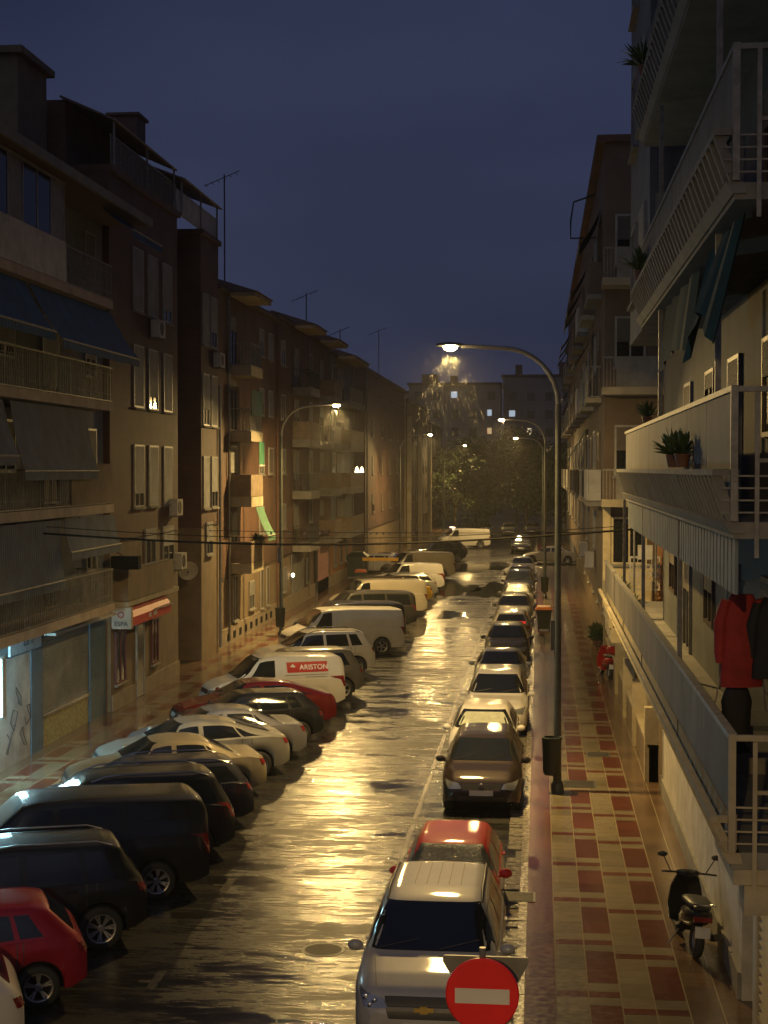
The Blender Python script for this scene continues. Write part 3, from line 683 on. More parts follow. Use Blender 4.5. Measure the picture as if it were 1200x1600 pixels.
b = B(); b.box(-27, -13.0, 150.4, 181, 0, 14.2); b.build('wall', M_brick_md, t7)
for ya in (151.2, 165, 179.2):
    b = B(); b.box(-12.99, -12.6, ya, ya+.9, .1, 12.8); b.build('lit_edge_pier', M_cream, t7)  # cream piers added to stand for the lamp-lit edges of the facade
f = F('+x', -13.0)
for a in (154, 158, 162, 168, 172, 176):
    for z in (1.2, 4.2, 7.2, 10.2): window(f, t7, a, z, 1.4, 1.4, random.choice(['shutter', 'open', 'closed']), .5, fm=M_framed)
b = B(); b.box(-27.1, -12.8, 150.3, 181.1, 14.2, 14.5); b.build('cornice', M_brick_dk, t7)
t8 = thing('apartment_building', 'last dark brick building on the left before the far trees', 'building', (-19, 196, 0))
b = B(); b.box(-27, -13.4, 181.2, 212, 0, 13.0); b.build('wall', M_brick_dk, t8)
f = F('+x', -13.4)
for a in (185, 190, 196, 202, 207):
    for z in (1.2, 4.2, 7.2, 10.0): window(f, t8, a, z, 1.4, 1.4, random.choice(['shutter', 'open', 'closed']), .5, fm=M_framed)
b = B(); b.box(-27.1, -13.2, 181.1, 212.1, 13.0, 13.3); b.build('cornice', M_brick_md, t8)
for (tt, x, y, z0, z1, m) in ((t3, -13.1, 64.3, .3, 14.9, M_steel), (t3, -13.1, 76.4, .3, 14.9, M_brick_dk), (t4, -13.15, 87.4, .3, 14.9, M_steel), (t5, -13.1, 107.9, .3, 14.9, M_steel), (t6, -13.08, 116.6, .3, 14.8, M_steel), (t6, -13.08, 149.8, .3, 14.8, M_cream)):
    b = B(); b.tube([(x, y, z0), (x, y, z1)], .055, 8); b.build('drainpipe', m, tt, True)
for (tt, x, y0, y1, z) in ((t2, -13.04, 46.2, 54.9, 5.42), (t2, -13.04, 59, 62.1, 5.42), (t3, -13.15, 62.4, 76.5, 3.05), (t4, -13.2, 76.8, 97.1, 3.12), (t5, -13.15, 97.4, 108, 3.1), (t6, -13.15, 116.4, 150, 3.0), (t1, -13.22, 43.3, 46, 6.2)):
    b = B(); n = 10; b.tube([(x, y0+(y1-y0)*i/n, z-.06*abs(math.sin(i*1.7))) for i in range(n+1)], .016, 5); b.build('facade_cable', M_dark, tt, True)
# antennas
def antenna(x, y, z0, z1, label):
    t = thing('tv_antenna', label, 'antenna', (x, y, z0), 0, 'rooftop aerial masts')
    b = B(); h = z1-z0; b.tube([(0, 0, -1.6), (0, 0, h)], .035, 6)
    b.build('mast', M_black, t, True, False)
    b = B(); b.tube([(-.9, 0, h-.5), (.7, 0, h+.15)], .02, 5)
    for k in range(6): b.box(-.85+k*.28, -.83+k*.28, -.3, .3, h-.5+k*.1, h-.48+k*.1)
    b.build('aerial', M_black, t, False, False)
antenna(-14.2, 68.8, 16.5, 20.9, 'tall lattice aerial mast on the roof behind the green awnings')
antenna(-14.0, 92, 16.3, 18.2, 'small aerial on the second stepping roof')
antenna(-14.0, 134, 15.4, 19.8, 'thin aerial mast on the plain brick building')
antenna(-13.9, 107, 16.2, 17.4, 'short aerial near the corner of the side street')

# ---------------------------------------------------------------- RIGHT 1: grey balconies close to the camera
t = thing('apartment_building', 'tall grey apartment building with panelled balconies at the right edge', 'building', (8, 25, 0)); r1 = t
XW = 2.85; f = F('-x', XW)
b = B(); b.box(XW, 16, 14.1, 36, 3.9, 19.5); b.build('wall', M_bluegrey, t)
b = B(); b.box(XW, 16, 15.5, 17.0, 0, 3.8); b.box(XW, 16, 17, 20.05, 0, .5); b.box(XW, 16, 17, 20.05, 3.0, 3.8); b.box(XW+.5, 16, 17, 20.05, .5, 3.0)
b.box(XW, 16, 20.05, 20.75, 0, 3.8); b.box(XW+.9, 16, 20.75, 21.85, 0, 3.8); b.box(XW, 16, 21.85, 36, 0, 3.8); b.build('lower_wall', M_white, t)
b = B(); b.box(XW-.05, XW+.02, 21.9, 36, .12, .5); b.build('plinth', M_conc, t)
# louvred shutter on the street window
b = B(); b.box(XW-.06, XW+.02, 17.0, 17.16, .5, 3.0); b.box(XW-.06, XW+.02, 19.9, 20.05, .5, 3.0); b.box(XW-.06, XW+.02, 17.16, 19.9, .5, .62); b.box(XW-.06, XW+.02, 17.16, 19.9, 2.9, 3.0)
lv = b.build('louvred_shutter', M_cream, t)
b = B()
z = .66
while z < 2.88: b.sheet([(XW-.05, 17.18, z), (XW-.05, 19.88, z), (XW+.03, 19.88, z+.09), (XW+.03, 17.18, z+.09)], .012); z += .115
b.build('slats', M_cream, lv)
b = B(); b.box(1.86, 5, 14.12, 14.5, 3.55, 3.82); b.box(1.76, 5, 14.1, 15.6, 3.83, 3.97); b.build('corner_beam', M_cream, t)
M_panel = mat('balcony_panel', (.105, .10, .095), .75, vary=.38, vscale=2.2, bump=.25, bscale=40, stretch=(1, 1, .35))
M_panell = mat('balcony_panel_light', (.135, .125, .115), .75, vary=.38, vscale=2.2, bump=.25, bscale=40, stretch=(1, 1, .35))
XB = 1.74
for fi, s in enumerate((4.0, 7.0, 10.05, 13.1, 16.15)):
    y1 = (40.9, 31.5, 27.0, 26.6, 26.6)[fi]; dz = 1.2 if fi == 0 else 1.35
    b = B(); b.box(XB, XW-.002, 14.13, min(y1, 35.9), s-.03, s+.12)
    if fi == 0: b.box(XB, 6, 36.05, y1, s-.03, s+.12)
    bal = b.build('balcony', M_conc, t)
    # flared louvred ledge
    b = B(); y = 14.12; z0, z1 = s+.12, s+(.45 if fi == 0 else .60); xo = XB-.19
    b.hexa([(XB-.02, 14.1, z0-.1), (XB+.1, 14.1, z0-.1), (XB+.1, y1, z0-.1), (XB-.02, y1, z0-.1)], [(xo+.1, 14.1, z0), (XB+.08, 14.1, z0), (XB+.08, y1, z0), (xo+.1, y1, z0)])
    b.box(xo, xo+.07, 14.1, y1, z1-.06, z1); b.box(xo+.072, XB-.034, 14.11, 14.17, z1-.058, z1-.002)
    st = .34 if fi else .5
    while y < y1-.1:
        b.hexa([(XB-.04, y, z0), (XB+.04, y, z0), (XB+.04, y+.10, z0), (XB-.04, y+.10, z0)], [(xo+.0, y+.02, z1-.06), (xo+.09, y+.02, z1-.06), (xo+.09, y+.12, z1-.06), (xo, y+.12, z1-.06)]); y += st
    b.box(XB+.045, XB+.06, 14.2, y1, z0, z1)
    b.build('flared_ledge', M_conc if fi else M_cream, bal)
    # panels with top rail
    y = 14.16; k = 0
    while y < y1-.3:
        ye = min(y+2.15, y1); b = B(); b.box(XB-.01, XB+.025, y, ye-.02, z1-.0, s+dz-.05); b.build('parapet_panel', (M_panel, M_panell)[(k+fi) % 3 == 1], bal); y = ye; k += 1
    b = B(); b.box(XB-.03, XB+.05, 14.125, y1, s+dz-.05, s+dz+.002); b.build('top_rail', M_rail, bal)
    # end railing facing the viewer
    b = B(); zz = s+.66; b.box(XB+.034, 5, 14.07, 14.12, s+dz-.055, s+dz-.004); b.box(XB+.224, 5, 14.075, 14.115, zz, zz+.035)
    b.box(XB-.032, XB+.032, 14.06, 14.122, s+.13, s+dz+.004); b.box(XB+.18, XB+.22, 14.05, 14.065, s-.2, s+dz-.06)
    x = XB+.40
    while x < 5: b.box(x, x+.022, 14.085, 14.105, zz+.037, s+dz-.057); x += .19
    for q in (.2, .31, .42, .53): b.box(XB+.034, 5, 14.09, 14.104, s+q, s+q+.016)
    for q in (.2, .31, .42): b.box(xo+.075, XB-.034, 14.09, 14.104, s+q, s+q+.016)
    b.build('end_railing', M_cream if fi == 0 else M_rail, bal)
    if fi:
        b = B(); y = 14.3
        while y < y1-.2: b.box(XB+.04, XB+.07, y, y+.2, s-.55, s-.035); y += .3
        if fi == 1: b.build('valance_strips', mat('valance_blue_grey', (.16, .19, .20), .7), bal)
    # back wall doors and windows
    for j, a in enumerate((15.4, 18.6, 22.2, 25.4, 29.2, 32.4)):
        if a > y1-1.5 and fi: continue
        window(f, t, a, s+.14 if j % 2 == 0 else s+1.0, 1.3, 2.1 if j % 2 == 0 else 1.25, 'shutter', random.uniform(.1, .7), fm=M_framed if j % 2 else M_frame, sm=M_shutd, sill=False)
    for yy in ((15.9, 23.4) if fi else (20.0, 27.0, 33.0)):
        b = B(); b.box(XB+.03, XB+.09, yy, yy+.06, s+.13, s+2.98 if fi else s+2.95); b.build('post', M_rail, bal)
# upper enclosed column beyond the open balconies
b = B(); b.box(1.9, XW-.002, 27.3, 33, 10.2, 19.5); b.build('enclosed_bay', M_grey, t)
f2 = F('-x', 1.9)
for z in (10.9, 13.9, 16.6):
    window(f2, t, 28, z, 1.6, 1.5, 'shutter', .5); window(f2, t, 30.4, z, 1.6, 1.5, 'open')
fn = F('-y', 27.3)
for z in (10.9, 13.9): window(fn, t, 2.0, z, .7, 1.5, 'shutter', .5)
b = B(); b.box(1.6, 16, 14.0, 36.1, 19.5, 19.75); b.build('roof', M_conc, t)
# hanging cloth awnings
for (ya, yb, zt, zb, xo) in ((14.4, 17.0, 9.95, 8.75, -.28), (18.2, 22.6, 9.95, 9.0, -.12)):
    b = B(); n = 12
    for i in range(n):
        u0, u1 = i/n, (i+1)/n
        def p(u, v): 
            drop = (zt-zb)*(1-.35*math.sin(u*3.1)**2*(1 if xo < -.2 else .4)); return (XB+.12+xo*v+.04*math.sin(u*23), ya+(yb-ya)*u, zt-drop*v)
        for j in range(4):
            b.sheet([p(u0, j/4), p(u1, j/4), p(u1, (j+1)/4), p(u0, (j+1)/4)], .006)
    b.build('cloth_awning', mat('cloth_dark_green', (.014, .05, .042), .9, vary=.3), t, True)
t = thing('drying_rack', 'folded white drying rack leaning inside the first grey balcony', 'drying rack', (2.3, 20.5, 4.12))
b = B()
for q in (-.5, .5): b.tube([(0, q, 0), (.25, q, 1.3)], .014, 6)
for k in range(7): b.tube([(.03+k*.035, -.5, .15+k*.18), (.03+k*.035, .5, .15+k*.18)], .008, 5)
b.build('rack_frame', M_white, t, True, False)
t = thing('storage_box', 'closed grey storage box on the floor of the first grey balcony', 'box', (2.45, 18.3, 4.12))
b = B(); b.box(-.3, .3, -.5, .5, 0, .5); b.build('box_body', M_conc, t, False, False)
b = B(); b.box(-.33, .33, -.53, .53, .502, .56); b.build('lid', M_poledark, t, False, False)
# plants along upper ledges
for k, (x, y, z, h) in enumerate(((1.62, 19.0, 7.62, .4), (1.62, 17.8, 7.62, .35), (1.95, 28.5, 8.4, .4), (1.6, 24.5, 13.75, .5), (1.62, 25.6, 10.7, .5), (1.6, 25.2, 16.8, .6))):
    pot(x, y, z, ('green plant on the ledge of the second grey balcony, nearer of two', 'green plant on the ledge of the second grey balcony, farther of two', 'potted plant at the far end of the second grey balcony', 'plant on the fourth-floor grey balcony ledge', 'plant on the third-floor grey balcony ledge', 'plant on the topmost grey balcony ledge')[k], h, 'plants on the grey balconies', .09, 70)
# hanging washing
def garment(nm, x, y, z, w_, h_, m, label, sleeves=True):
    t = thing(nm, label, 'clothing', (x, y, z), R(8), 'washing hung inside the first grey balcony')
    b = B(); n = 14; rows = 9; vs = []
    for j in range(rows):
        v = j/(rows-1); wd = w_*(.30+.20*min(1, v*4)+(.06*v if sleeves else -.05*v)); dp = .07+.05*math.sin(v*3)
        for k in range(n):
            a = 2*math.pi*k/n; fold = 1+.16*math.sin(a*5+v*3); vs.append((wd*math.cos(a)*(1+.04*math.sin(v*9)), dp*math.sin(a)*fold, -h_*v))
    fs = [(j*n+k, (j+1)*n+k, (j+1)*n+(k+1) % n, j*n+(k+1) % n) for j in range(rows-1) for k in range(n)]+[tuple(range(n)), tuple((rows-1)*n+k for k in range(n))]
    b.add(vs, fs); b.build('cloth_body', m, t, True, False, 70)
    if sleeves:
        for s in (1, -1):
            b = B(); b.tube([(s*w_*.42, 0, -.06), (s*w_*.56, .01, -.3), (s*w_*.58, .02, -h_*.62), (s*w_*.56, .02, -h_*.74)], [.055, .075, .06, .05], 9); b.build('sleeve', m, t, True, False, 70)
    b = B(); b.tube([(0, 0, 0), (0, 0, .08), (.03, 0, .11), (.0, 0, .14)], .006, 5); b.build('hanger', M_black, t, True, False)
M_jack = mat('jacket_red', (.30, .022, .018), .8, vary=.3, bump=.3, bscale=9); M_jblk = mat('jacket_black', (.012, .012, .014), .8, bump=.3, bscale=9)
garment('jacket', 2.13, 16.5, 6.28, .40, .98, M_jack, 'red jacket hanging inside the first grey balcony')
garment('jacket', 2.47, 16.45, 6.25, .44, .85, M_jblk, 'black jacket hanging to the right of the red jacket')
garment('trousers', 2.13, 16.9, 5.28, .34, .75, M_jblk, 'black skirt-like cloth hanging below the red jacket', False)
t = thing('washing_line', 'thin line holding the red and black jackets', 'washing line', (2.3, 16.5, 6.42)); b = B(); b.tube([(-.9+.4, 0, 0), (2.4, -.05, 0)], .006, 5); b.build('line', M_rail, t, False, False)

# ---------------------------------------------------------------- RIGHT 2
random.seed(32)
t = thing('apartment_building', 'long brown apartment building with yellow-lit side wall on the right', 'building', (8, 75, 0)); r2 = t
XR = 1.9; Y2 = 46.0
M_rbrown = mat('render_brown', (.125, .088, .06), .85, vscale=1.0, bump=.3, bscale=24)
b = B(); b.box(XR, 14, Y2, 104, 3.4, 17.2); b.build('wall', M_rbrown, t)
b = B(); b.box(2.85, 14, Y2+.02, 119.2, 0, 3.4); b.build('lower_wall', M_tan, t)
b = B(); b.box(XR-.25, 14, Y2-.2, 104, 17.2, 17.4); b.build('cornice', M_brick_md, t)
M_cream_lit = mat('cream_render_lit', (.55, .46, .27), .7)  # brighter copy of the cream, lamp light of the recess put into the colour
b = B(); b.box(XR-.03, XR+.2, Y2-.06, Y2-.002, 3.5, 6.5); b.build('lit_edge_pier', M_cream_lit, t)
b = B(); b.box(XR+.2, 3.35, Y2-.03, Y2-.002, 3.5, 4.75); b.build('cream_apron', M_cream_lit, t)
b = B(); b.box(3.4, 4.6, Y2-.9, Y2-.002, 3.45, 6.6); b.build('brick_pier', M_brick_or, t)
fn = F('-y', Y2); f = F('-x', XR)
window(fn, t, 2.12, 4.78, 1.05, 1.4, 'open', fm=M_cream_lit); 
for z in (8.0, 11.2, 14.2): window(fn, t, 2.2, z-.6, .9, 1.5, 'shutter', .5, sm=M_shutd)
for s in (6.6, 9.85, 13.0):
    b = B(); b.box(XR-.1, 4.4, Y2-1.1, Y2-.002, s-.1, s+.12); bo = b.build('balcony', M_cream, t)
    b = B(); b.box(XR+.3, 4.4, Y2-1.08, Y2-1.0, s+.12, s+1.0); b.build('parapet', M_conc, bo)
    b = B(); b.box(XR-.08, XR+.28, Y2-1.08, Y2-1.04, s+.95, s+1.0); 
    for k in range(4): b.box(XR-.08+k*.1, XR-.06+k*.1, Y2-1.08, Y2-1.05, s+.12, s+.95)
    b.build('railing', M_rail, bo)
ACL = ['white air conditioner nearest on the brown right-hand building', 'second air conditioner along the brown right-hand building', 'third air conditioner along the brown right-hand building', 'farthest air conditioner on the brown right-hand building']
y = 48.0; k = 0
while y < 102:
    for s in (6.6, 9.8, 13.0) if k % 2 == 0 else (3.9, 6.6, 9.8, 13.0):
        dp = .45 if s > 4 else .3
        if k % 2 == 0:
            b = B(); f.box(b, y, y+3.2, .002, dp, s-.15, s); bo = b.build('balcony', random.choice([M_conc, M_cream]), t)
            if random.random() < .5: railing(f, y+.02, y+3.18, dp-.03, s+.02, s+.98, .16, .011, (True, True), dp-.05).build('railing', random.choice([M_rail, M_black]), bo)
            else:
                b = B(); f.box(b, y, y+3.2, dp-.05, dp-.01, s+.02, s+.98); f.box(b, y, y+.05, .01, dp-.06, s+.02, s+.98); b.build('parapet', random.choice([M_white, M_rbrown, M_panel]), bo)
            window(f, t, y+.8, s+.05, 1.5, 2.1, 'shutter', random.uniform(.2, .9), sm=M_shutd, fm=M_framed, sill=False)
            if random.random() < .35: awning(f, t, y+.1, y+3.1, s+2.6, .05, s+1.5, .7, random.choice([M_awnteal, M_awngrey, M_awngreen]))
        else:
            window(f, t, y+.5, s+1.0, 1.3, 1.3, random.choice(['shutter', 'closed', 'open']), .6, sm=M_shut)
            if random.random() < .3 and ACL: ac_unit(f, y+.6, s+.35, ACL.pop(0), .9)
    y += 4.1 if k % 2 == 0 else 2.6; k += 1
fg = F('-x', 2.85)
for a in (49, 53.5, 58, 63, 68, 74, 80, 87, 95, 110, 114): window(fg, t, a, 1.2, 1.3, 1.4, random.choice(['shutter', 'closed']), .7)
t = thing('apartment_building', 'reddish building at the corner of the right-hand crossing', 'building', (8, 111, 0))
b = B(); b.box(XR+.25, 14, 104.1, 119.2, 3.42, 16.4); b.build('wall', M_brick_rd, t)
b = B(); b.box(XR, 14, 104.1, 119.4, 16.4, 16.6); b.build('cornice', M_conc, t)
f = F('-x', XR+.25)
for a in (106, 110, 114.5):
    for z in (4.4, 7.6, 10.8, 13.8): window(f, t, a, z, 1.4, 1.4, random.choice(['shutter', 'closed', 'open']), .5)
t = thing('apartment_building', 'dim building past the right-hand crossing', 'building', (8, 165, 0))
b = B(); b.box(3.0, 14, 134, 200, 0, 14.5); b.build('wall', M_grey, t)
f = F('-x', 3.0); fn = F('-y', 134)
for a in range(138, 198, 7):
    for z in (1.2, 4.4, 7.6, 10.8): window(f, t, a, z, 1.5, 1.5, random.choice(['shutter', 'closed', 'open']), .5)
for a in (4, 7, 10):
    for z in (1.2, 4.4, 7.6, 10.8): window(fn, t, a, z, 1.3, 1.4, random.choice(['shutter', 'lit' if a == 4 and z == 4.4 else 'open']), .5)
b = B(); b.box(2.8, 14.2, 133.8, 200.2, 14.5, 14.8); b.build('cornice', M_conc, t)
# square metal frame on the wall high up
t = thing('wall_bracket', 'dark square metal frame jutting from the brown building into the sky', 'bracket', (1.9, 54, 16.1))
b = B(); b.tube([(0, 0, 1.0), (-.75, 0, .75), (-.85, 0, .1), (-.85, 0, -.5), (0, 0, -.5)], .035, 6); b.build('frame', M_black, t, True, False)
# white gate railing and terrace pieces in the lit recess
t = thing('terrace_gate', 'white patterned metal gate railing on the yellow-lit terrace', 'gate', (3.0, 44.6, 4.12))
b = B(); b.box(-.42, -.38, -.02, .02, 0, .98); b.box(.40, .44, -.02, .02, 0, .98); b.box(-.38, .40, -.02, .02, .92, .98); b.box(-.38, .40, -.02, .02, .0, .05)
for q in (.25, .5, .72): b.box(-.38, .40, -.012, .012, q, q+.02)
for q in (-.2, 0, .2): b.box(q, q+.02, -.014, .014, .05, .92)
b.build('gate_frame', M_white, t, False, False)
b = B()
for i in range(4):
    for j in range(3): b.lathe([(.05, -.006), (.085, -.006), (.085, .006), (.05, .006), (.05, -.006)], 'y', 10, c=(-.27+i*.19, 0, .2+j*.24))
b.build('ornament', M_white, t, False, False)
t = thing('hoop_stand', 'arched metal tube stand on the terrace beside the lit window', 'stand', (2.95, 43.6, 4.12))
b = B(); b.tube([(-.3, 0, 0), (-.3, 0, 1.75), (-.22, 0, 2.05), (0, 0, 2.15), (.22, 0, 2.05), (.3, 0, 1.75), (.3, 0, 0)], .03, 8); b.build('hoop', M_steel, t, True, False)
b = B(); b.box(-.2, .2, -.1, .1, .95, 1.35); b.build('box', M_white, t, False, False)
g = B(); g.box(2.85, 6, 36.05, 41, 0, 3.95)
t = thing('terrace_wall', 'low terrace block between the grey building and the brown building', 'wall', (4.5, 38.5, 0)); g.build('wall', M_tan, t)
for k, (x, y, z) in enumerate(((2.2, 42.0, 4.1), (2.4, 43.0, 4.1), (2.05, 40.2, 4.12), (2.6, 44.0, 4.1))):
    pot(x, y, z if k == 2 else 3.4, ('potted plant on the terrace below the lit window, first of four', 'bushy potted plant on the terrace below the lit window', 'potted plant at the far corner of the long terrace rail', 'potted plant beside the white gate railing')[k], .55, 'plants on the lit terrace', .16, 110)
b = B(); b.box(1.9, 14, 41.0, Y2-.92, 3.0, 3.38); b.box(2.85, 14, 41.02, Y2-.92, 0, 2.99)
t = thing('terrace_deck', 'pale terrace deck in front of the yellow-lit side wall', 'terrace', (6, 43, 0)); b.build('deck', M_cream, t)
b = B(); b.box(1.85, 1.95, 41.1, 45.0, 3.38, 4.35); b.build('parapet', M_cream, t)
# low garden wall on the pavement
t = thing('garden_wall', 'low cream garden wall with pilasters along the right pavement', 'wall', (2.9, 47, 0))
b = B(); b.box(2.62, 2.84, 37, 61, .12, .95); b.build('wall', M_tan, t); b = B(); b.box(2.58, 2.845, 37, 61, .95, 1.02); b.build('coping', M_cream, t)
for yy in (37, 41.8, 46.6, 51.4, 56.2, 60.8):
    b = B(); b.box(2.52, 2.85, yy, yy+.34, .12, 1.9); b.build('pilaster', M_cream, t)
for k, (x, y, h) in enumerate(((2.45, 64.5, .8), (2.5, 66.2, .7), (2.5, 68.0, .6))):
    pot(x, y, .12, ('leafy shrub in a pot by the low garden wall, nearest', 'leafy shrub in a pot by the low garden wall, middle', 'leafy shrub in a pot by the low garden wall, farthest')[k], h, 'shrubs by the garden wall', .2, 150)

# ---------------------------------------------------------------- CABLES
t = thing('overhead_cable', 'black cable strung across the street from wall to wall', 'cable', (-5, 36.5, 6.1))
b = B(); n = 24
b.tube([(-13.3+16.15*i/n, 37-i/n, 6.08+.18*i/n-.38*math.sin(math.pi*i/n)) for i in range(n+1)], .028, 6); b.build('cable', M_dark, t, True)
b = B(); b.tube([(-13.3+16.15*i/n, 37.2-i/n, 6.24+.1*i/n-.36*math.sin(math.pi*i/n)) for i in range(n+1)], .010, 5); b.build('thin_cable', M_dark, t, True)
t = thing('overhead_cable', 'thin wire hung with bright raindrops behind the black cable', 'cable', (-5, 60, 5.1))
b = B(); b.tube([(-13.2+16*i/n, 60, 5.16+.0*i/n-.06*math.sin(math.pi*i/n)) for i in range(n+1)], .012, 5); b.build('wire', M_dark, t, True)
random.seed(5)
M_drop = mat('water_drop', (.8, .8, .8), .02, .9)
for x in (-10.55, -9.8, -9.2, -8.6, -7.95, -7.1, -6.6, -6.35, -6.1, -5.85, -5.3, -4.9, -4.2, -3.7):
    b = B(); b.blob((x, 60, 5.07), (.045, .045, .06), n=10); b.build('water_drop', M_drop, t, True)

# ---------------------------------------------------------------- FAR BLOCKS
random.seed(77)
M_far = mat('far_block', (.21, .185, .16), .85, vscale=.25)
M_farw = mat('far_window', (.018, .018, .02), .3)
def lit(c, s): return mat('lit_window_%d' % int(c[2]*100+s*10), c, .6, emit=c, estr=s)
LIT = [lit((1, .66, .3), .45), lit((1, .8, .5), .8), lit((.7, .85, 1), .5)]
def far_block(x0, x1, y, z1, label, lits, zs):
    t = thing('apartment_block', label, 'building', ((x0+x1)/2, y+6, 0))
    b = B(); b.box(x0, x1, y, y+14, 0, z1); b.build('wall', M_far, t)
    b = B(); b.box(x0-.3, x1+.3, y-.3, y+14, z1, z1+.4); x = x0+2
    while x < x1-3: h_ = random.uniform(.8, 2.2); b.box(x, x+random.uniform(1, 3), y+2, y+5, z1+.4, z1+.4+h_); x += random.uniform(4, 8)
    b.build('roof', M_brick_dk, t)
    n = int((x1-x0)/3.0); k = 0
    for zi in range(zs, int(z1/3.0)):
        for i in range(n):
            x = x0+1.0+i*3.0; z = zi*3.0+1.0
            isl = (i, zi) in lits; b = B(); wd = random.choice((.7, 1.0)) if isl else 1.3; b.box(x, x+wd, y-.08, y-.001, z+(.4 if isl else 0), z+1.4)
            b.build('lit_window' if isl else 'window', random.choice(LIT) if isl else M_farw, t); k += 1
far_block(-46, -22, 262, 20.5, 'dim far apartment block at the left end of the skyline', {(6, 5), (3, 4)}, 3)
far_block(-21.6, -6.5, 255, 21.5, 'far apartment block with a few lit windows behind the near lamp head', {(0, 5), (2, 6), (4, 5), (4, 4), (1, 3)}, 2)
far_block(-6.1, 6.5, 259, 23.0, 'far apartment block with lit windows at the right of the skyline', {(0, 5), (1, 4), (0, 3), (2, 3), (3, 5)}, 2)
far_block(6.9, 34, 262, 21.5, 'far apartment block mostly hidden behind the right-hand buildings', {(1, 4)}, 3)

# ---------------------------------------------------------------- TREES
def tree(x, y, h, r, label, seed, n=4200):
    random.seed(seed)
    t = thing('street_tree', label, 'tree', (x, y, 0), 0, 'trees closing the end of the street')
    b = B(); b.tube([(0, 0, 0), (.08, 0, h*.2), (-.05, .05, h*.45), (0, 0, h*.7)], [.24, .19, .13, .05], 9)
    cl = []
    for k in range(9):
        a = random.uniform(0, 6.28); e = random.uniform(.3, 1.1); L = r*random.uniform(.6, 1.0); z0 = h*random.uniform(.28, .55)
        p = Vector((math.cos(a)*math.cos(e)*L, math.sin(a)*math.cos(e)*L, z0+math.sin(e)*L*1.1)); b.tube([(0, 0, z0), (p.x*.5, p.y*.5, (z0+p.z)/2-.1), tuple(p)], [.09, .06, .02], 6); cl.append((p, r*random.uniform(.32, .5)))
    b.build('trunk', M_bark, t, True, False, 60)
    for k in range(20):
        a = random.uniform(0, 6.28); rr = r*random.uniform(.1, .85); z = h*random.uniform(.16, .93); rr *= math.sqrt(max(.15, 1-((z/h-.52)/.5)**2)); cl.append((Vector((rr*math.cos(a), rr*math.sin(a), z)), r*random.uniform(.26, .46)))
    b = B()
    for i in range(n):
        c, cr = random.choice(cl); d = Vector((random.gauss(0, 1), random.gauss(0, 1), random.gauss(0, 1))).normalized()*cr*random.uniform(.55, 1.08); d.z *= .8
        p = c+d; u = Vector((random.gauss(0, 1), random.gauss(0, 1), random.gauss(0, .7))).normalized(); v = u.cross(Vector((random.gauss(0, 1), random.gauss(0, 1), random.gauss(0, 1)))).normalized(); s_ = random.uniform(.14, .30)
        b.add([p-u*s_, p+v*s_*.6, p+u*s_, p-v*s_*.6], [(0, 1, 2, 3)])
    b.build('crown', M_leaf, t, False, False)
for i, (x, y, h, r) in enumerate(((-10.6, 193, 11.5, 4.0), (-6.0, 176, 11.8, 4.2), (-1.6, 182, 12.6, 4.3), (2.0, 171, 10.5, 3.4), (-8.5, 205, 12.5, 4.5), (-3.0, 205, 13.2, 4.6), (2.5, 200, 12.8, 4.3))):
    tree(x, y, h, r, ('leafy tree at the left of the far trees beside the last brick building', 'rounded tree in the middle left of the far trees', 'tallest rounded tree in the middle of the far trees', 'smaller tree at the right of the far trees by the dim building', 'back row tree behind the far lamp', 'back row tree in the middle of the skyline', 'back row tree at the right behind the far crossing')[i], 100+i)

# ---------------------------------------------------------------- RAIN caught in the lamp light
random.seed(9)
def rain(cx, cyy, cz, n, R_, H_, rad):
    """fine drops falling through the lit cone below a lamp head"""
    b = B()
    for i in range(n):
        v = random.random()**1.25; rr = (.16+(R_-.16)*math.sqrt(v))*math.sqrt(random.random()); a = random.uniform(0, 6.28); x = cx+rr*math.cos(a); y = cyy+rr*math.sin(a); z = cz-.12-H_*v; L = random.uniform(.04, .13)
        q = rad*random.uniform(.6, 1.2)*(.55+.6*v)
        b.tube([(x, y, z), (x+L*.06, y, z-L)], q, 3, cap=False)
    o = b.build('rain', mat('rain_water', (.14, .14, .14), .3, 0), None); struct(o, 'stuff'); return o
rain(-2.07, 35.8, 10.33, 330, .95, 2.0, .0010)
rain(-9.0, 68.0, 10.33, 260, 1.1, 2.0, .0013)


# ================================================================== CARS
def smooth_interp(pts, L, fr=True):
    xs = np.array([p[0]*(L if fr else 1) for p in pts]); zs = np.array([p[1] for p in pts])
    g_ = np.linspace(-0.3, L+0.3, 1200); v = np.interp(g_, xs, zs)
    k = np.exp(-0.5*(np.arange(-30, 31)*(g_[1]-g_[0])/0.028)**2); k /= k.sum()
    vp = np.pad(v, 30, mode='edge'); v = np.convolve(vp, k, 'valid')
    return lambda x: float(np.interp(x, g_, v))

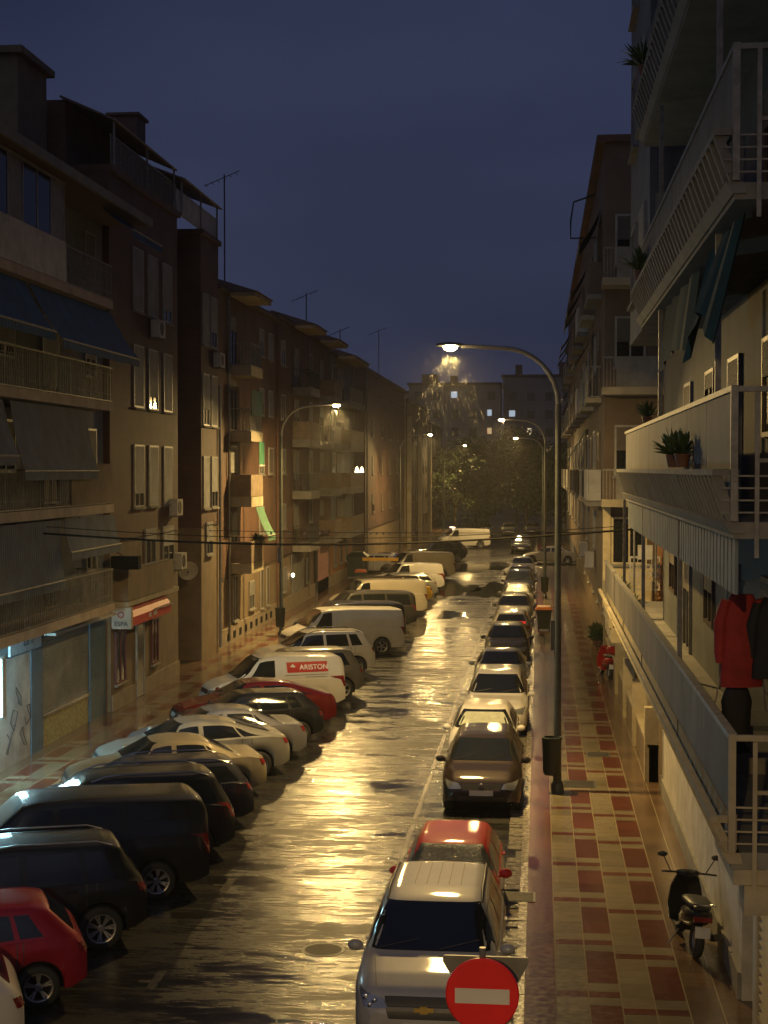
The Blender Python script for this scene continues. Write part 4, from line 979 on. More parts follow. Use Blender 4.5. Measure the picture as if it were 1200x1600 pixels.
SPECS = {
 # L, W, H, windscreen base/top, roof rear, rear glass base, hood z at base / at front, rear deck z, belt front/rear, roof ratio, wheel r
 'suv':     dict(L=4.35, W=1.84, H=1.68, xb=.765, xt=.60, rt=.09, rb=.02, hb=1.10, hf=.92, tr=1.12, bl=1.00, br=1.10, rr=.70, wr=.35, side=[(.115,.16,.21,.23),(.235,.25,.43,.43),(.455,.455,.70,.60)]),
 'suv_front': dict(L=4.45, W=1.93, H=1.66, xb=.765, xt=.575, rt=.07, rb=.015, hb=1.09, hf=.94, tr=1.12, bl=1.02, br=1.10, rr=.74, wr=.36, side=[(.085,.13,.21,.23),(.235,.25,.43,.43),(.455,.455,.69,.59)]),
 'suv_big': dict(L=4.75, W=1.88, H=1.72, xb=.76, xt=.60, rt=.075, rb=.02, hb=1.12, hf=.95, tr=1.15, bl=1.03, br=1.10, rr=.72, wr=.36, side=[(.075,.11,.22,.235),(.24,.255,.42,.425),(.445,.45,.69,.60)]),
 'hatch':   dict(L=4.05, W=1.76, H=1.45, xb=.775, xt=.59, rt=.13, rb=.03, hb=.95, hf=.78, tr=.98, bl=.88, br=.98, rr=.70, wr=.31, side=[(.15,.20,.23,.25),(.25,.265,.44,.44),(.465,.465,.71,.59)]),
 'small':   dict(L=3.62, W=1.66, H=1.45, xb=.79, xt=.61, rt=.12, rb=.03, hb=.97, hf=.80, tr=.98, bl=.90, br=.98, rr=.70, wr=.29, side=[(.15,.19,.42,.42),(.45,.45,.72,.62)]),
 'mpv':     dict(L=4.05, W=1.79, H=1.52, xb=.80, xt=.60, rt=.08, rb=.02, hb=1.02, hf=.80, tr=1.05, bl=.95, br=1.02, rr=.70, wr=.31, side=[(.08,.12,.22,.23),(.245,.255,.44,.44),(.465,.465,.74,.61)]),
 'sedan':   dict(L=4.55, W=1.80, H=1.43, xb=.73, xt=.575, rt=.30, rb=.14, hb=.96, hf=.74, tr=1.00, bl=.90, br=.97, rr=.68, wr=.31, side=[(.20,.30,.27,.31),(.285,.32,.46,.46),(.485,.485,.67,.575)]),
 'fastback':dict(L=4.70, W=1.82, H=1.45, xb=.74, xt=.58, rt=.30, rb=.07, hb=.96, hf=.74, tr=1.04, bl=.92, br=1.00, rr=.66, wr=.32, side=[(.14,.26,.25,.29),(.265,.30,.46,.46),(.485,.485,.68,.58)]),
 'estate':  dict(L=4.70, W=1.82, H=1.48, xb=.735, xt=.58, rt=.08, rb=.02, hb=.97, hf=.76, tr=1.00, bl=.92, br=1.00, rr=.69, wr=.32, side=[(.07,.12,.23,.24),(.25,.26,.44,.44),(.465,.465,.675,.58)]),
 'van':     dict(L=4.95, W=1.92, H=1.93, xb=.845, xt=.70, rt=.02, rb=.004, hb=1.18, hf=.95, tr=1.3, bl=1.10, br=1.15, rr=.84, wr=.34, side=[(.625,.625,.80,.70)]),
 'vanwin':  dict(L=4.75, W=1.90, H=1.84, xb=.83, xt=.68, rt=.04, rb=.008, hb=1.15, hf=.95, tr=1.25, bl=1.08, br=1.12, rr=.80, wr=.34, side=[(.06,.08,.30,.31),(.33,.33,.55,.55),(.575,.575,.775,.68)]),
 'smallvan':dict(L=4.35, W=1.80, H=1.80, xb=.80, xt=.63, rt=.03, rb=.006, hb=1.10, hf=.88, tr=1.2, bl=1.02, br=1.05, rr=.80, wr=.31, side=[(.52,.52,.74,.63)]),
 'bigvan':  dict(L=5.6, W=2.0, H=2.45, xb=.86, xt=.74, rt=.015, rb=.004, hb=1.25, hf=1.0, tr=1.6, bl=1.2, br=1.25, rr=.86, wr=.35, side=[(.66,.66,.81,.74)]),
}
_cache = {}
def body_data(kind):
    if kind in _cache: return _cache[kind]
    S = SPECS[kind]; L, W, H = S['L'], S['W'], S['H']
    isvan = 'van' in kind
    top = [(0, S['tr']-.22), (.008, S['tr']-.06), (S['rb'], S['tr']+.01 if not isvan else S['tr'])]
    if kind == 'sedan': top = [(0, .80), (.01, .93), (.03, S['tr']-.01), (S['rb'], S['tr'])]
    if isvan: top = [(0, H-.42), (.006, H-.16)]
    top += [(S['rt'], H-.075), (S['rt']+.05, H-.028), (.46, H), (S['xt']-.05, H-.025), (S['xt'], H-.07), (S['xb'], S['hb']), (S['xb']+(1-S['xb'])*.5, (S['hb']+S['hf'])/2+.03), (.965, S['hf']), (.988, S['hf']-.1), (1, S['hf']-.26)]
    if isvan: top = [t for t in top if t[0] != S['rt']+.05] ; top.sort()
    ftop = smooth_interp(top, L)
    fbelt = smooth_interp([(0, S['br']-.30), (.03, S['br']-.05), (.1, S['br']), (.5, (S['bl']+S['br'])/2), (S['xb']-.05, S['bl']), (.92, S['hf']-.08), (.975, S['hf']-.16), (1, S['hf']-.32)], L)
    fw = smooth_interp([(0, .84), (.015, .905), (.05, .955), (.14, .99), (.3, 1), (.7, 1), (.86, .985), (.93, .95), (.97, .88), (1, .72)] if not isvan else
                       [(0, .93), (.01, .96), (.05, .985), (.14, 1), (.3, 1), (.8, 1), (.9, .975), (.955, .93), (.985, .85), (1, .74)], L)
    sill = 0.25 if not isvan else 0.27
    if kind.startswith('suv'): sill = 0.30
    xw = (.17*L if not isvan else .2*L, .805*L if not isvan else .81*L); rr_ = S['wr']+.055
    xs = set(np.round(np.linspace(0, L, 54), 4)) | {0.01, 0.03, L-0.01, L-0.03}
    for c in xw:
        for a in np.linspace(0, math.pi, 13): xs.add(round(c+rr_*math.cos(a), 4))
    xs = sorted(xs); xs = [x for i, x in enumerate(xs) if i == 0 or x-xs[i-1] > 0.008]
    rings = []
    for x in xs:
        w_ = fw(x)*W/2; zt = ftop(x); zb = min(fbelt(x), zt-.015); ch = zt-zb
        zs = sill + (0.10*max(0, (0.25-x)/0.25) + 0.08*max(0, (x-(L-.25))/.25))
        for c in xw:
            if abs(x-c) < rr_-1e-4: zs = max(zs, S['wr']+math.sqrt(rr_**2-(x-c)**2))
        zs = min(zs, zb-.06)
        k = min(1, ch/.42); kk = k*k*(3-2*k)
        wr = w_*(.84*(1-kk)+S['rr']*kk)
        P = [(0, zs), (.5*w_, zs), (.9*w_, zs), (.965*w_, zs+.015)]
        for s in (.12, .3, .5, .68, .84, .94):
            y_ = w_*(1.0-.038*abs(2*s-.95)**1.8); P.append((y_, zs+.015+(zb-zs-.015)*s))
        P += [(w_*.962, zb), (w_*.935, zb+min(.018, .3*ch))]
        b0 = Vector((w_*.925, zb+min(.03, .45*ch))); t0 = Vector((wr, zt-.085*k))
        if t0.y < b0.y: t0.y = b0.y
        for s in (.2, .4, .6, .8, 1): 
            q = b0.lerp(t0, s); bulge = .02*math.sin(math.pi*s)*k; P.append((q.x+bulge, q.y))
        zc = zt
        P += [(wr-.035, zc-.045*k), (wr-.09, zc-.024*k), (wr-.2, zc-.012*k), (wr*.45, zc-.003), (0, zc)]
        rings.append([(y_, z_) for (y_, z_) in P])
    vs = []; fs = []; nh = len(rings[0]); M = 2*nh-2
    for x, ring in zip(xs, rings):
        full = ring + [(-y_, z_) for (y_, z_) in ring[-2:0:-1]]
        for (y_, z_) in full: vs.append((x-L/2, y_, z_))
    for i in range(len(xs)-1):
        for k in range(M):
            fs.append((i*M+k, (i+1)*M+k, (i+1)*M+(k+1) % M, i*M+(k+1) % M))
    o = len(vs); vs.append((xs[0]-L/2-.015, 0, .55)); vs.append((xs[-1]-L/2+.02, 0, .5))
    for k in range(M):
        fs.append((o, k, (k+1) % M)); e = (len(xs)-1)*M; fs.append((o+1, e+(k+1) % M, e+k))
    bvh = BVHTree.FromPolygons([Vector(v) for v in vs], fs)
    _cache[kind] = (S, vs, fs, bvh, ftop, fbelt, fw, xw)
    return _cache[kind]

def patch(b, bvh, pf, dirv, nu, nv, off=.005, m=None, th=None):
    """project a grid pf(u,v)->point along dirv on to the body; returns builder content with that surface lifted by off"""
    d = Vector(dirv).normalized(); G = []; last = None
    for j in range(nv+1):
        row = []
        for i in range(nu+1):
            p = Vector(pf(i/nu, j/nv)); hit = bvh.ray_cast(p - d*3.0, d, 8.0)
            if hit[0] is None: row.append(None)
            else:
                nn = hit[1] if hit[1].dot(d) < 0 else -hit[1]; row.append(hit[0] + (nn*.85 - d*.3)*off)
        G.append(row)
    ids = {}; vs = []; fs = []
    for j in range(nv+1):
        for i in range(nu+1):
            if G[j][i] is not None: ids[(i, j)] = len(vs); vs.append(G[j][i])
    for j in range(nv):
        for i in range(nu):
            q = [(i, j), (i+1, j), (i+1, j+1), (i, j+1)]
            if all(k in ids for k in q): fs.append(tuple(ids[k] for k in q))
    b.add(vs, fs, m)
def rq(c00, c10, c11, c01, rnd=.12):
    """rounded quad parametrisation in 2d; corners in (a,b)"""
    c = [Vector(p) for p in (c00, c10, c11, c01)]
    def f(u, v):
        U, V = u*2-1, v*2-1
        m = max(abs(U), abs(V)); k = 1.0
        if m > 0:
            e = (abs(U/m)**7+abs(V/m)**7)**(1/7); k = (1-rnd*1.6)+rnd*1.6*(1/e if e > 0 else 1) if abs(U) > .01 and abs(V) > .01 else 1
        U *= k; V *= k; u2, v2 = (U+1)/2, (V+1)/2
        return (c[0]*(1-u2)*(1-v2)+c[1]*u2*(1-v2)+c[2]*u2*v2+c[3]*(1-u2)*v2)
    return f

_rim = {}
def wheel_meshes(r, style):
    key = (round(r, 2), style)
    if key in _rim: return _rim[key]
    b = B(); b.lathe([(r*.68, -.10), (r*.9, -.105), (r*.98, -.085), (r, -.05), (r, .05), (r*.98, .085), (r*.9, .105), (r*.68, .10), (r*.66, .06), (r*.66, -.09), (r*.68, -.10)], 'y', 28)
    me = b.mesh('wheel', M_tyre, True, 50)
    b = B(); b.lathe([(r*.69, .085), (r*.66, .098), (r*.60, .092), (r*.58, .03), (r*.58, -.05), (.001, -.05)], 'y', 28, m=M_alloy if style != 'steel' else M_alloy)
    n = {'five': 5, 'ten': 10, 'split': 7, 'steel': 6}[style]
    b.lathe([(.06, .02), (.06, .075), (.045, .085), (.001, .085)], 'y', 16, m=M_alloy)
    b.lathe([(r*.575, .012), (.05, .012)], 'y', 24, m=M_dark)
    for k in range(n):
        a = 2*math.pi*k/n
        for da in ((0,) if style in ('ten', 'steel') else (-.13, .13)):
            ca, sa = math.cos(a+da), math.sin(a+da); wd = .016 if style != 'steel' else .05
            p0 = Vector((math.cos(a)*.04, .07, math.sin(a)*.04)); p1 = Vector((ca*r*.6, .088, sa*r*.6)); t = Vector((-sa, 0, ca))*wd
            q = Vector((0, -.03, 0))
            b.hexa([p0-t*.8+q, p1-t+q, p1+t+q, p0+t*.8+q], [p0-t*.8, p1-t, p1+t, p0+t*.8])
            b.mi[-6:] = [b._m(M_alloy)]*6
    rm = b.mesh('rim', None, True, 30)
    _rim[key] = (me, rm); return _rim[key]

def car(kind, x, y, heading, pm, label, cat='car', group=None, rim='five', rails=None, glass=None, detail=True, roofm=None, z=0.0, shade=None, clad=False, name='parked_car'):
    S, vs, fs, bvh, ftop, fbelt, fw, xw = body_data(kind)
    L, W, H = S['L'], S['W'], S['H']; hl = L/2; hw = W/2
    t = thing(name, label, cat, (x, y, z), heading, group)
    gl = glass or M_glass
    b = B(); b.v = list(vs); b.f = list(fs); b.mi = [0]*len(fs)
    b.build('body', pm, t, True, False, 32)
    def P(nm, m, calls, par=t):
        q = B()
        for c in calls: patch(q, bvh, *c)
        if not q.f: return None
        return q.build(nm, m, par, True, False, 60)
    isvan = 'van' in kind
    xt = S['xt']*L-hl; xb = S['xb']*L-hl
    # windscreen (cast from the front)
    zb_, zt_ = S['hb']+.045, H-.075
    wb = hw*(.905 if kind == 'suv_front' else .87); wt = hw*S['rr']-.07+(0.02 if isvan else 0)
    f = rq((-wb, zb_), (wb, zb_), (wt, zt_), (-wt, zt_), .10)
    P('windscreen', gl, [((lambda u, v, f=f: (hl, f(u, v).x, f(u, v).y)), (-1, 0, 0), 24, 10, .008)])
    if shade:
        f2 = rq((-wb*.86, zb_+.05), (wb*.86, zb_+.05), (wt*.9, zt_-.05), (-wt*.9, zt_-.05), .2)
        P('sun_shade', shade, [((lambda u, v, f=f2: (hl, f(u, v).x, f(u, v).y)), (-1, 0, 0), 12, 6, .010)])
    # rear glass
    rz0 = S['tr']+.05 if kind not in ('van', 'smallvan', 'bigvan') else S['tr']; rz1 = H-.12
    rwb, rwt = (hw*.74, hw*S['rr']-.10)
    f = rq((-rwb, rz0), (rwb, rz0), (rwt, rz1), (-rwt, rz1), .12)
    if kind != 'bigvan':
        P('rear_window', gl, [((lambda u, v, f=f: (-hl, f(u, v).x, f(u, v).y)), (1, 0, 0), 10, 6, .006)])
    # side glass
    for s in (1, -1):
        for (a, b_, c, d) in S['side']:
            def sp(u, v, a=a, b_=b_, c=c, d=d, s=s):
                xl = (a*(1-v)+b_*v)*L; xr = (c*(1-v)+d*v)*L; X = xl*(1-u)+xr*u
                z0 = fbelt(X)+.045; z1 = min(ftop(X)-.125, H-.14); z1 = max(z1, z0+.01)
                return (X-hl, s*hw, z0*(1-v)+z1*v)
            P('side_window', gl, [(sp, (0, -s, 0), 10, 5, .006)])
    # lights
    hz = S['hf']
    for s in (1, -1):
        f = rq((s*hw*.48, hz-.20), (s*hw*.80, hz-.22), (s*hw*.91, hz-.04), (s*hw*.55, hz-.09), .15)
        P('headlight', M_lampglass, [((lambda u, v, f=f: (hl, f(u, v).x, f(u, v).y)), (-1, 0, 0), 12, 8, .009)])
        if isvan: f = rq((s*hw*.86, .78), (s*hw*.935, .78), (s*hw*.935, 1.12), (s*hw*.86, 1.12), .1)
        elif kind in ('suv_big', 'estate', 'vanwin'): f = rq((s*hw*.80, .82), (s*hw*.90, .84), (s*hw*.90, S['tr']-.02), (s*hw*.82, S['tr']-.05), .12)
        else: f = rq((s*hw*.72, S['tr']-.22), (s*hw*.90, S['tr']-.23), (s*hw*.91, S['tr']-.09), (s*hw*.74, S['tr']-.11), .15)
        P('tail_light', M_tail, [((lambda u, v, f=f: (-hl, f(u, v).x, f(u, v).y)), (1, 0, 0), 12, 8, .010)])
    # grille, bumper intake, plates
    f = rq((-hw*.46, hz-.22), (hw*.46, hz-.22), (hw*.50, hz-.10), (-hw*.50, hz-.10), .15) if kind != 'suv_front' else rq((-.46, hz-.33), (.46, hz-.33), (.52, hz-.07), (-.52, hz-.07), .12)
    gr = P('grille', M_black, [((lambda u, v, f=f: (hl, f(u, v).x, f(u, v).y)), (-1, 0, 0), 10, 4, .008)])
    f = rq((-hw*.62, .30), (hw*.62, .30), (hw*.55, .44), (-hw*.55, .44), .15)
    P('air_intake', M_black, [((lambda u, v, f=f: (hl, f(u, v).x, f(u, v).y)), (-1, 0, 0), 10, 3, .008)])
    f = rq((-.26, .46), (.26, .46), (.26, .57), (-.26, .57), .02)
    P('number_plate', M_plate, [((lambda u, v, f=f: (hl, f(u, v).x, f(u, v).y)), (-1, 0, 0), 4, 1, .015)])
    f = rq((-.26, .62), (.26, .62), (.26, .73), (-.26, .73), .02)
    P('number_plate', M_plate, [((lambda u, v, f=f: (-hl, f(u, v).x, f(u, v).y)), (1, 0, 0), 4, 1, .015)])
    f = rq((-hw*.8, .36), (hw*.8, .36), (hw*.8, .47), (-hw*.8, .47), .05)
    P('rear_bumper_trim', M_black, [((lambda u, v, f=f: (-hl, f(u, v).x, f(u, v).y)), (1, 0, 0), 10, 2, .007)])
    # mirrors, seams, handles
    for s in (1, -1):
        m_ = B(); zz = fbelt(S['xb']*L-.3)+.10; mx = xb-.30
        m_.blob((mx, s*(hw+.07), zz), (.075, .11, .08), n=12)
        m_.box(mx-.02, mx+.02, s*(hw*.93), s*(hw+.05), zz-.06, zz-.03)
        m_.build('wing_mirror', pm if not clad else M_black, t, True, False, 50)
    if detail:
        for s in (1, -1):
            edges = sorted({sd[2]+.012 for sd in S['side']} | {S['side'][0][0]+.07}) if not isvan else [S['side'][-1][0]-.01, S['side'][-1][2]+.02]
            for e in edges:
                if e*L-hl > xb-.02: e = (xb+hl-.05)/L
                def sm(u, v, e=e, s=s): return (e*L-hl+(u-.5)*.014, s*hw, .36+(fbelt(e*L)-.36)*v)
                q = B(); patch(q, bvh, sm, (0, -s, 0), 1, 6, .0035)
                if q.f: q.build('door_seam', M_black, t, False, False)
            q = B(); patch(q, bvh, (lambda u, v, s=s: (S['side'][0][0]*L-hl+.2+u*(S['xb']-S['side'][0][0])*L*.8, s*hw, .36+v*.012)), (0, -s, 0), 12, 1, .0035)
            if q.f: q.build('sill_seam', M_black, t, False, False)
        for s in (1, -1):
            for sd in S['side'][-2:]:
                q = B(); e = sd[0]*L-hl+.10; zz = fbelt(e+hl)-.10; yy = fw(e+hl)*hw*.985
                q.box(e, e+.16, s*yy, s*(yy+.035), zz-.012, zz+.015); q.build('door_handle', pm, t, False, False)
        # wipers
        for s0 in (-.55, .1):
            pts = []
            for k in range(4):
                yy = (s0+k*.14)*hw*1.3; zz = zb_+.02+.03*k
                h = bvh.ray_cast(Vector((hl+2, yy, zz)), Vector((-1, 0, 0)), 9)
                if h[0] is not None: pts.append(h[0]+Vector((.02, 0, .005)))
            q = B()
            if len(pts) > 1: q.tube(pts, .008, 5); q.build('wiper', M_black, t, False, False)
    if clad:
        q = B()
        for s in (1, -1):
            patch(q, bvh, (lambda u, v, s=s: (-hl+.03*L+u*.94*L, s*hw, .30+v*.14)), (0, -s, 0), 40, 2, .006)
        q.build('sill_cladding', M_black, t, True, False)
    # roof rails
    if rails:
        for s in (1, -1):
            q = B(); pts = []
            n = 9
            for k in range(n):
                X = (S['rt']+.03+(S['xt']-.02-S['rt']-.03)*k/(n-1))*L; yy = hw*S['rr']-.055
                h = bvh.ray_cast(Vector((X-hl, s*yy, 4)), Vector((0, 0, -1)), 9)
                zz = h[0].z if h[0] is not None else H
                pts.append((X-hl, s*yy, zz+(.0 if k in (0, n-1) else .055)))
            q.tube(pts, .017, 6); q.build('roof_rail', rails, t, True, False, 60)
    # wheels
    tm, rm = wheel_meshes(S['wr'], rim)
    for X in xw:
        for s in (1, -1):
            wo = bpy.data.objects.new('wheel', tm); COL.objects.link(wo); wo.parent = t
            wo.location = (X-hl, s*(hw-.13), S['wr']); wo.rotation_euler = (0, random.uniform(0, 1.2), 0 if s > 0 else math.pi)
            ro = bpy.data.objects.new('rim', rm); COL.objects.link(ro); ro.parent = wo
    q = B(); q.box(-hl+.25, hl-.25, -hw*.62, hw*.62, .20, .62); q.box(xw[0]-hl+.45, xw[1]-hl-.45, -hw*.86, hw*.86, .20, .5)
    q.build('underbody', M_dark, t, False, False)
    q = B(); q.tube([(xt-.5*0, 0, ftop(S['rt']*L+.2)), ], .01, 4) if False else None
    return t, S, bvh, ftop, fbelt

P_silver = paint('silver', (0.23, 0.225, 0.205), .5)
P_silverfront = paint('silver_white', (0.38, 0.37, 0.35), .3)
P_silver2 = paint('silver_cool', (0.16, 0.16, 0.18), .55)
P_beige = paint('champagne', (0.24, 0.21, 0.15), .4)
P_white = paint('white', (0.55, 0.53, 0.48), 0.0)
P_offwhite = paint('ivory', (0.50, 0.45, 0.34), 0.0)
P_red = paint('red', (0.50, 0.022, 0.018), 0.0)
P_crim = paint('crimson', (0.27, 0.012, 0.025), 0.2)
P_dred = paint('dark_red', (0.11, 0.008, 0.008), 0.2)
P_black = paint('black', (0.013, 0.013, 0.014), 0.2)
P_dgrey = paint('anthracite', (0.045, 0.043, 0.04), 0.4)
P_grey = paint('mid_grey', (0.12, 0.115, 0.105), 0.5)
P_brown = paint('bronze_brown', (0.022, 0.015, 0.012), 0.5)
P_navy = paint('navy', (0.016, 0.018, 0.03), 0.3)
P_yellow = paint('taxi_yellow', (0.45, 0.27, 0.03), 0.0)
M_shade = mat('sun_shade_foil', (0.30, 0.32, 0.26), 0.5, vary=0.3, vscale=5)
M_glassg = mat('wet_glass', (0.06, 0.07, 0.055), 0.25, 0, 0.6, 0.6, vscale=14, bump=0.5, bscale=40)

GR = 'cars parked nose to tail along the right kerb'; GL = 'cars parked side by side at an angle on the left'
def rcar(kind, front, xc, pm, label, flip=False, **k):
    L = SPECS[kind]['L']
    return car(kind, xc, front+L/2, R(-90) if not flip else R(90), pm, label, group=GR, **k)
def lcar(kind, wx, wy, pm, label, a=24.0, dx=.2, **k):
    """wx, wy: where the rear wheel nearest the road's near end touches the ground"""
    S = SPECS[kind]; L, W = S['L'], S['W']; th = R(180+a)
    lx, ly = -L/2+(.2 if 'van' in kind else .17)*L, W/2-.03; wx -= dx
    xc = wx-(lx*math.cos(th)-ly*math.sin(th)); yc = wy-(lx*math.sin(th)+ly*math.cos(th))
    return car(kind, xc, yc, th, pm, label, group=GL, **k)

M_dgrey_seam = mat('roof_groove', (.08, .08, .075), .6)
# right row, facing the camera
c = rcar('suv_front', 19.3, -1.44, P_silverfront, 'silver SUV with black roof rails right behind the no-entry sign', rails=M_black, rim='five')
t, S, bvh, ft, fb = c
def emb_on(t, bvh, L, z, fn):
    h = bvh.ray_cast(Vector((L, 0, z)), Vector((-1, 0, 0)), 9)
    return fn(h[0] if h[0] is not None else Vector((L/2, 0, z)))
def bowtie(p):
    b = B(); X = max(p.x, 4.45/2)+.035; w_, h_ = .13, .028; s_ = .045
    pts = [(-w_, -h_-.0), (-s_, -h_), (-s_, -h_*1.7), (s_+.012, -h_*1.7), (s_, -h_), (w_-.012, -h_), (w_, h_), (s_, h_), (s_, h_*1.7), (-s_-.012, h_*1.7), (-s_, h_), (-w_+.012, h_)]
    n = len(pts); v = [(X, y_, p.z+z_) for y_, z_ in pts]+[(X+.015, y_, p.z+z_) for y_, z_ in pts]
    b.add(v, [tuple(range(n-1, -1, -1)), tuple(range(n, 2*n))]+[(i, (i+1) % n, n+(i+1) % n, n+i) for i in range(n)])
    return b
for yy in (-.33, -.16, 0.0, .16, .33):
    q = B(); patch(q, bvh, (lambda u, v, yy=yy: (-S['L']/2+.55+u*1.35, yy+v*.014, 1.5)), (0, 0, -1), 10, 1, .003); q.build('roof_groove', M_dgrey_seam, t, True, False)
for s_ in (-1, 1):
    q = B(); patch(q, bvh, (lambda u, v, s_=s_: (S['xb']*S['L']-S['L']/2+.02+u*.80, s_*(.74-.10*u)+v*.012, 1.2)), (0, 0, -1), 12, 1, .003); q.build('bonnet_seam', M_black, t, True, False)
b = emb_on(t, bvh, S['L'], S['hf']-.195, bowtie)
for s_ in (-1, 1):
    for (yy, zz, rr_) in ((.76, .83, .045), (.64, .81, .04), (.70, .755, .03)):
        h_ = bvh.ray_cast(Vector((4, s_*yy, zz)), Vector((-1, 0, 0)), 9)
        if h_[0] is not None:
            q = B(); q.blob((h_[0].x+.012, s_*yy, zz), (.012, rr_, rr_), n=14); q.build('lamp_reflector', M_chrome, t, True, False)
bar = B(); bar.box(S['L']/2-.05, S['L']/2+.03, -.47, .47, S['hf']-.225, S['hf']-.17); bar.build('grille_bar', P_silver, t, False, False)
b.build('emblem', mat('gold_emblem', (0.55, 0.38, 0.10), 0.3, 0.8), t, False, False)
rcar('small', 23.95, -1.43, P_red, 'bright red small car with rain on its windscreen behind the silver SUV', glass=M_glassg, rim='steel')
t, S, bvh, ft, fb = rcar('mpv', 33.5, -1.25, P_brown, 'bronze brown hatchback with chrome grille bar, third in the right row', rim='five', clad=False)
def ring(p):
    b = B(); X = p.x+.02
    b.lathe([(.062, -.01), (.062, .01), (.052, .012), (.052, -.01)], 'x', 20, c=(X, 0, p.z))
    for s in (1, -1):
        b.tube([(X, s*.035, p.z+.045), (X, s*.018, p.z-.0), (X, 0, p.z+.045 if False else p.z+.008)], .005, 5)
        b.tube([(X, s*.05, p.z+.01), (X, s*.025, p.z-.045), (X, 0, p.z-.008)], .005, 5)
    return b
emb_on(t, bvh, S['L'], S['hf']-.14, ring).build('emblem', M_chrome, t, False, False)
q = B(); q.box(S['L']/2-.02, S['L']/2+.008, -.42, .42, S['hf']-.235, S['hf']-.215); q.build('grille_bar', M_chrome, t, False, False)
rcar('hatch', 38.1, -1.40, P_white, 'white hatchback with a pale sun shade across its windscreen', shade=M_shade)
rcar('suv', 43.2, -1.2, P_white, 'white SUV with black glass roof behind the sun-shaded hatchback', glass=M_glass, roofm=1)
rcar('sedan', 50.7, -1.30, P_silver, 'pale silver saloon with a wide dark windscreen, middle of the right row')
rcar('hatch', 59.4, -1.25, P_dgrey, 'dark grey hatchback behind the pale silver saloon')
t, S, bvh, ft, fb = rcar('hatch', 66.0, -1.2, P_silver, 'silver hatchback seen from behind with a red light bar, opposite the orange-lidded bin', flip=True)
q = B(); patch(q, bvh, lambda u, v: (-S['L']/2, (u-.5)*1.25, .96+v*.10), (1, 0, 0), 10, 1, .012); q.build('light_bar', mat('lit_brake_lamp', (0.3, 0.01, 0.01), 0.3, emit=(1, 0.05, 0.03), estr=0.5), t, False, False)
rcar('estate', 73.3, -1.2, P_grey, 'mid grey estate car just beyond the silver hatchback with red light bar')
rcar('hatch', 81.2, -1.15, P_silver, 'silver hatchback with greenish windscreen reflection, far along the right row', glass=M_glassg)
rcar('suv', 88.5, -1.15, P_navy, 'dark navy SUV far along the right row', rails=M_chrome)
rcar('hatch', 96.3, -1.2, P_dgrey, 'dark hatchback just in front of the last white car on the right')
rcar('sedan', 106.5, -1.2, P_white, 'white saloon at the far end of the right row')
car('suv_big', -1.6, 140, R(-90), P_black, 'black SUV with headlights standing beyond the crossing', name='parked_car')
car('sedan', 0.9, 124.5, R(172), P_offwhite, 'cream saloon crossing the far junction side-on', name='crossing_car')

# left row, tails to the road
lcar('hatch', -6.9, 18.49, P_white, 'white hatchback cut by the bottom left corner of the photo')
lcar('hatch', -6.78, 20.82, P_crim, 'crimson hatchback with five-spoke rims, nearest whole car on the left', rim='five')
lcar('suv', -6.65, 23.49, P_black, 'black SUV with light grey roof between the crimson hatchback and the black people carrier', rim='split', rails=M_alloy)
lcar('vanwin', -6.48, 26.35, P_black, 'tall black people carrier with long roof line, third big car from the bottom left', rim='split')
lcar('suv_big', -6.38, 28.97, P_black, 'long black estate car with bright silver roof rails', rails=M_chrome, rim='ten')
lcar('estate', -6.49, 31.56, P_navy, 'dark navy estate car with one short silver roof rail beside the champagne coupe', rails=M_chrome)
lcar('sedan', -6.54, 34.65, P_beige, 'champagne saloon mostly hidden by the dark estate', dx=0.4)
lcar('fastback', -6.64, 37.19, P_silver, 'silver fastback with long arched side window', rim='five')
lcar('sedan', -6.49, 39.18, P_silver2, 'violet grey saloon behind the silver fastback')
lcar('hatch', -6.35, 41.87, P_black, 'low black hatchback between the violet grey saloon and the dark red car')
lcar('fastback', -6.4, 44.25, P_dred, 'dark red fastback in front of the white van with the red sign', rim='five')
AV = lcar('smallvan', -6.43, 47.42, P_white, 'white delivery van with a red lettered panel on its side', cat='van', name='parked_van', dx=0.4)
lcar('suv', -6.35, 50.09, P_grey, 'grey SUV between the lettered white van and the white SUV', dx=0.05)
lcar('suv', -6.44, 55.85, P_white, 'white SUV with dark roof rails in front of the plain white van', rails=M_black)
lcar('van', -6.39, 62.46, P_white, 'plain white panel van with one dark cab window', cat='van', name='parked_van', dx=0)
lcar('vanwin', -6.45, 66.4, P_navy, 'dark van just behind the plain white panel van', cat='van', name='parked_van')
lcar('vanwin', -6.45, 72.4, P_dgrey, 'dark grey boxy van with dull sides, second dark van past the white panel van', cat='van', name='parked_van')
PK = lcar('van', -6.45, 78.9, P_offwhite, 'cream work van with pale ladders on its roof', cat='van', name='parked_van')
lcar('hatch', -6.45, 82.9, P_black, 'glossy black hatchback beside the yellow car')
lcar('sedan', -6.45, 86.10000000000001, P_yellow, 'yellow saloon between the black hatchback and the silver estate')
lcar('estate', -6.45, 89.9, P_silver, 'silver estate car beyond the yellow saloon', rails=M_black)
lcar('smallvan', -6.45, 94.9, P_white, 'small white van beyond the silver estate car', cat='van', name='parked_van')
lcar('hatch', -6.45, 98.9, P_dred, 'dark red hatchback beside the small white van')
lcar('van', -6.45, 105.4, P_beige, 'beige van with rounded roof near the side street', cat='van', name='parked_van')
lcar('suv_big', -6.45, 125.4, P_black, 'large black SUV past the side street')
lcar('hatch', -6.45, 130.4, P_navy, 'dark hatchback tucked behind the large black SUV')
AM = car('van', -7.3, 148, R(195), P_white, 'white van with a lit roof bar at the far end of the left row', cat='van', name='parked_van')
car('hatch', -12.0, 111.4, R(172), P_white, 'white car parked in the mouth of the left side street', rim='steel')
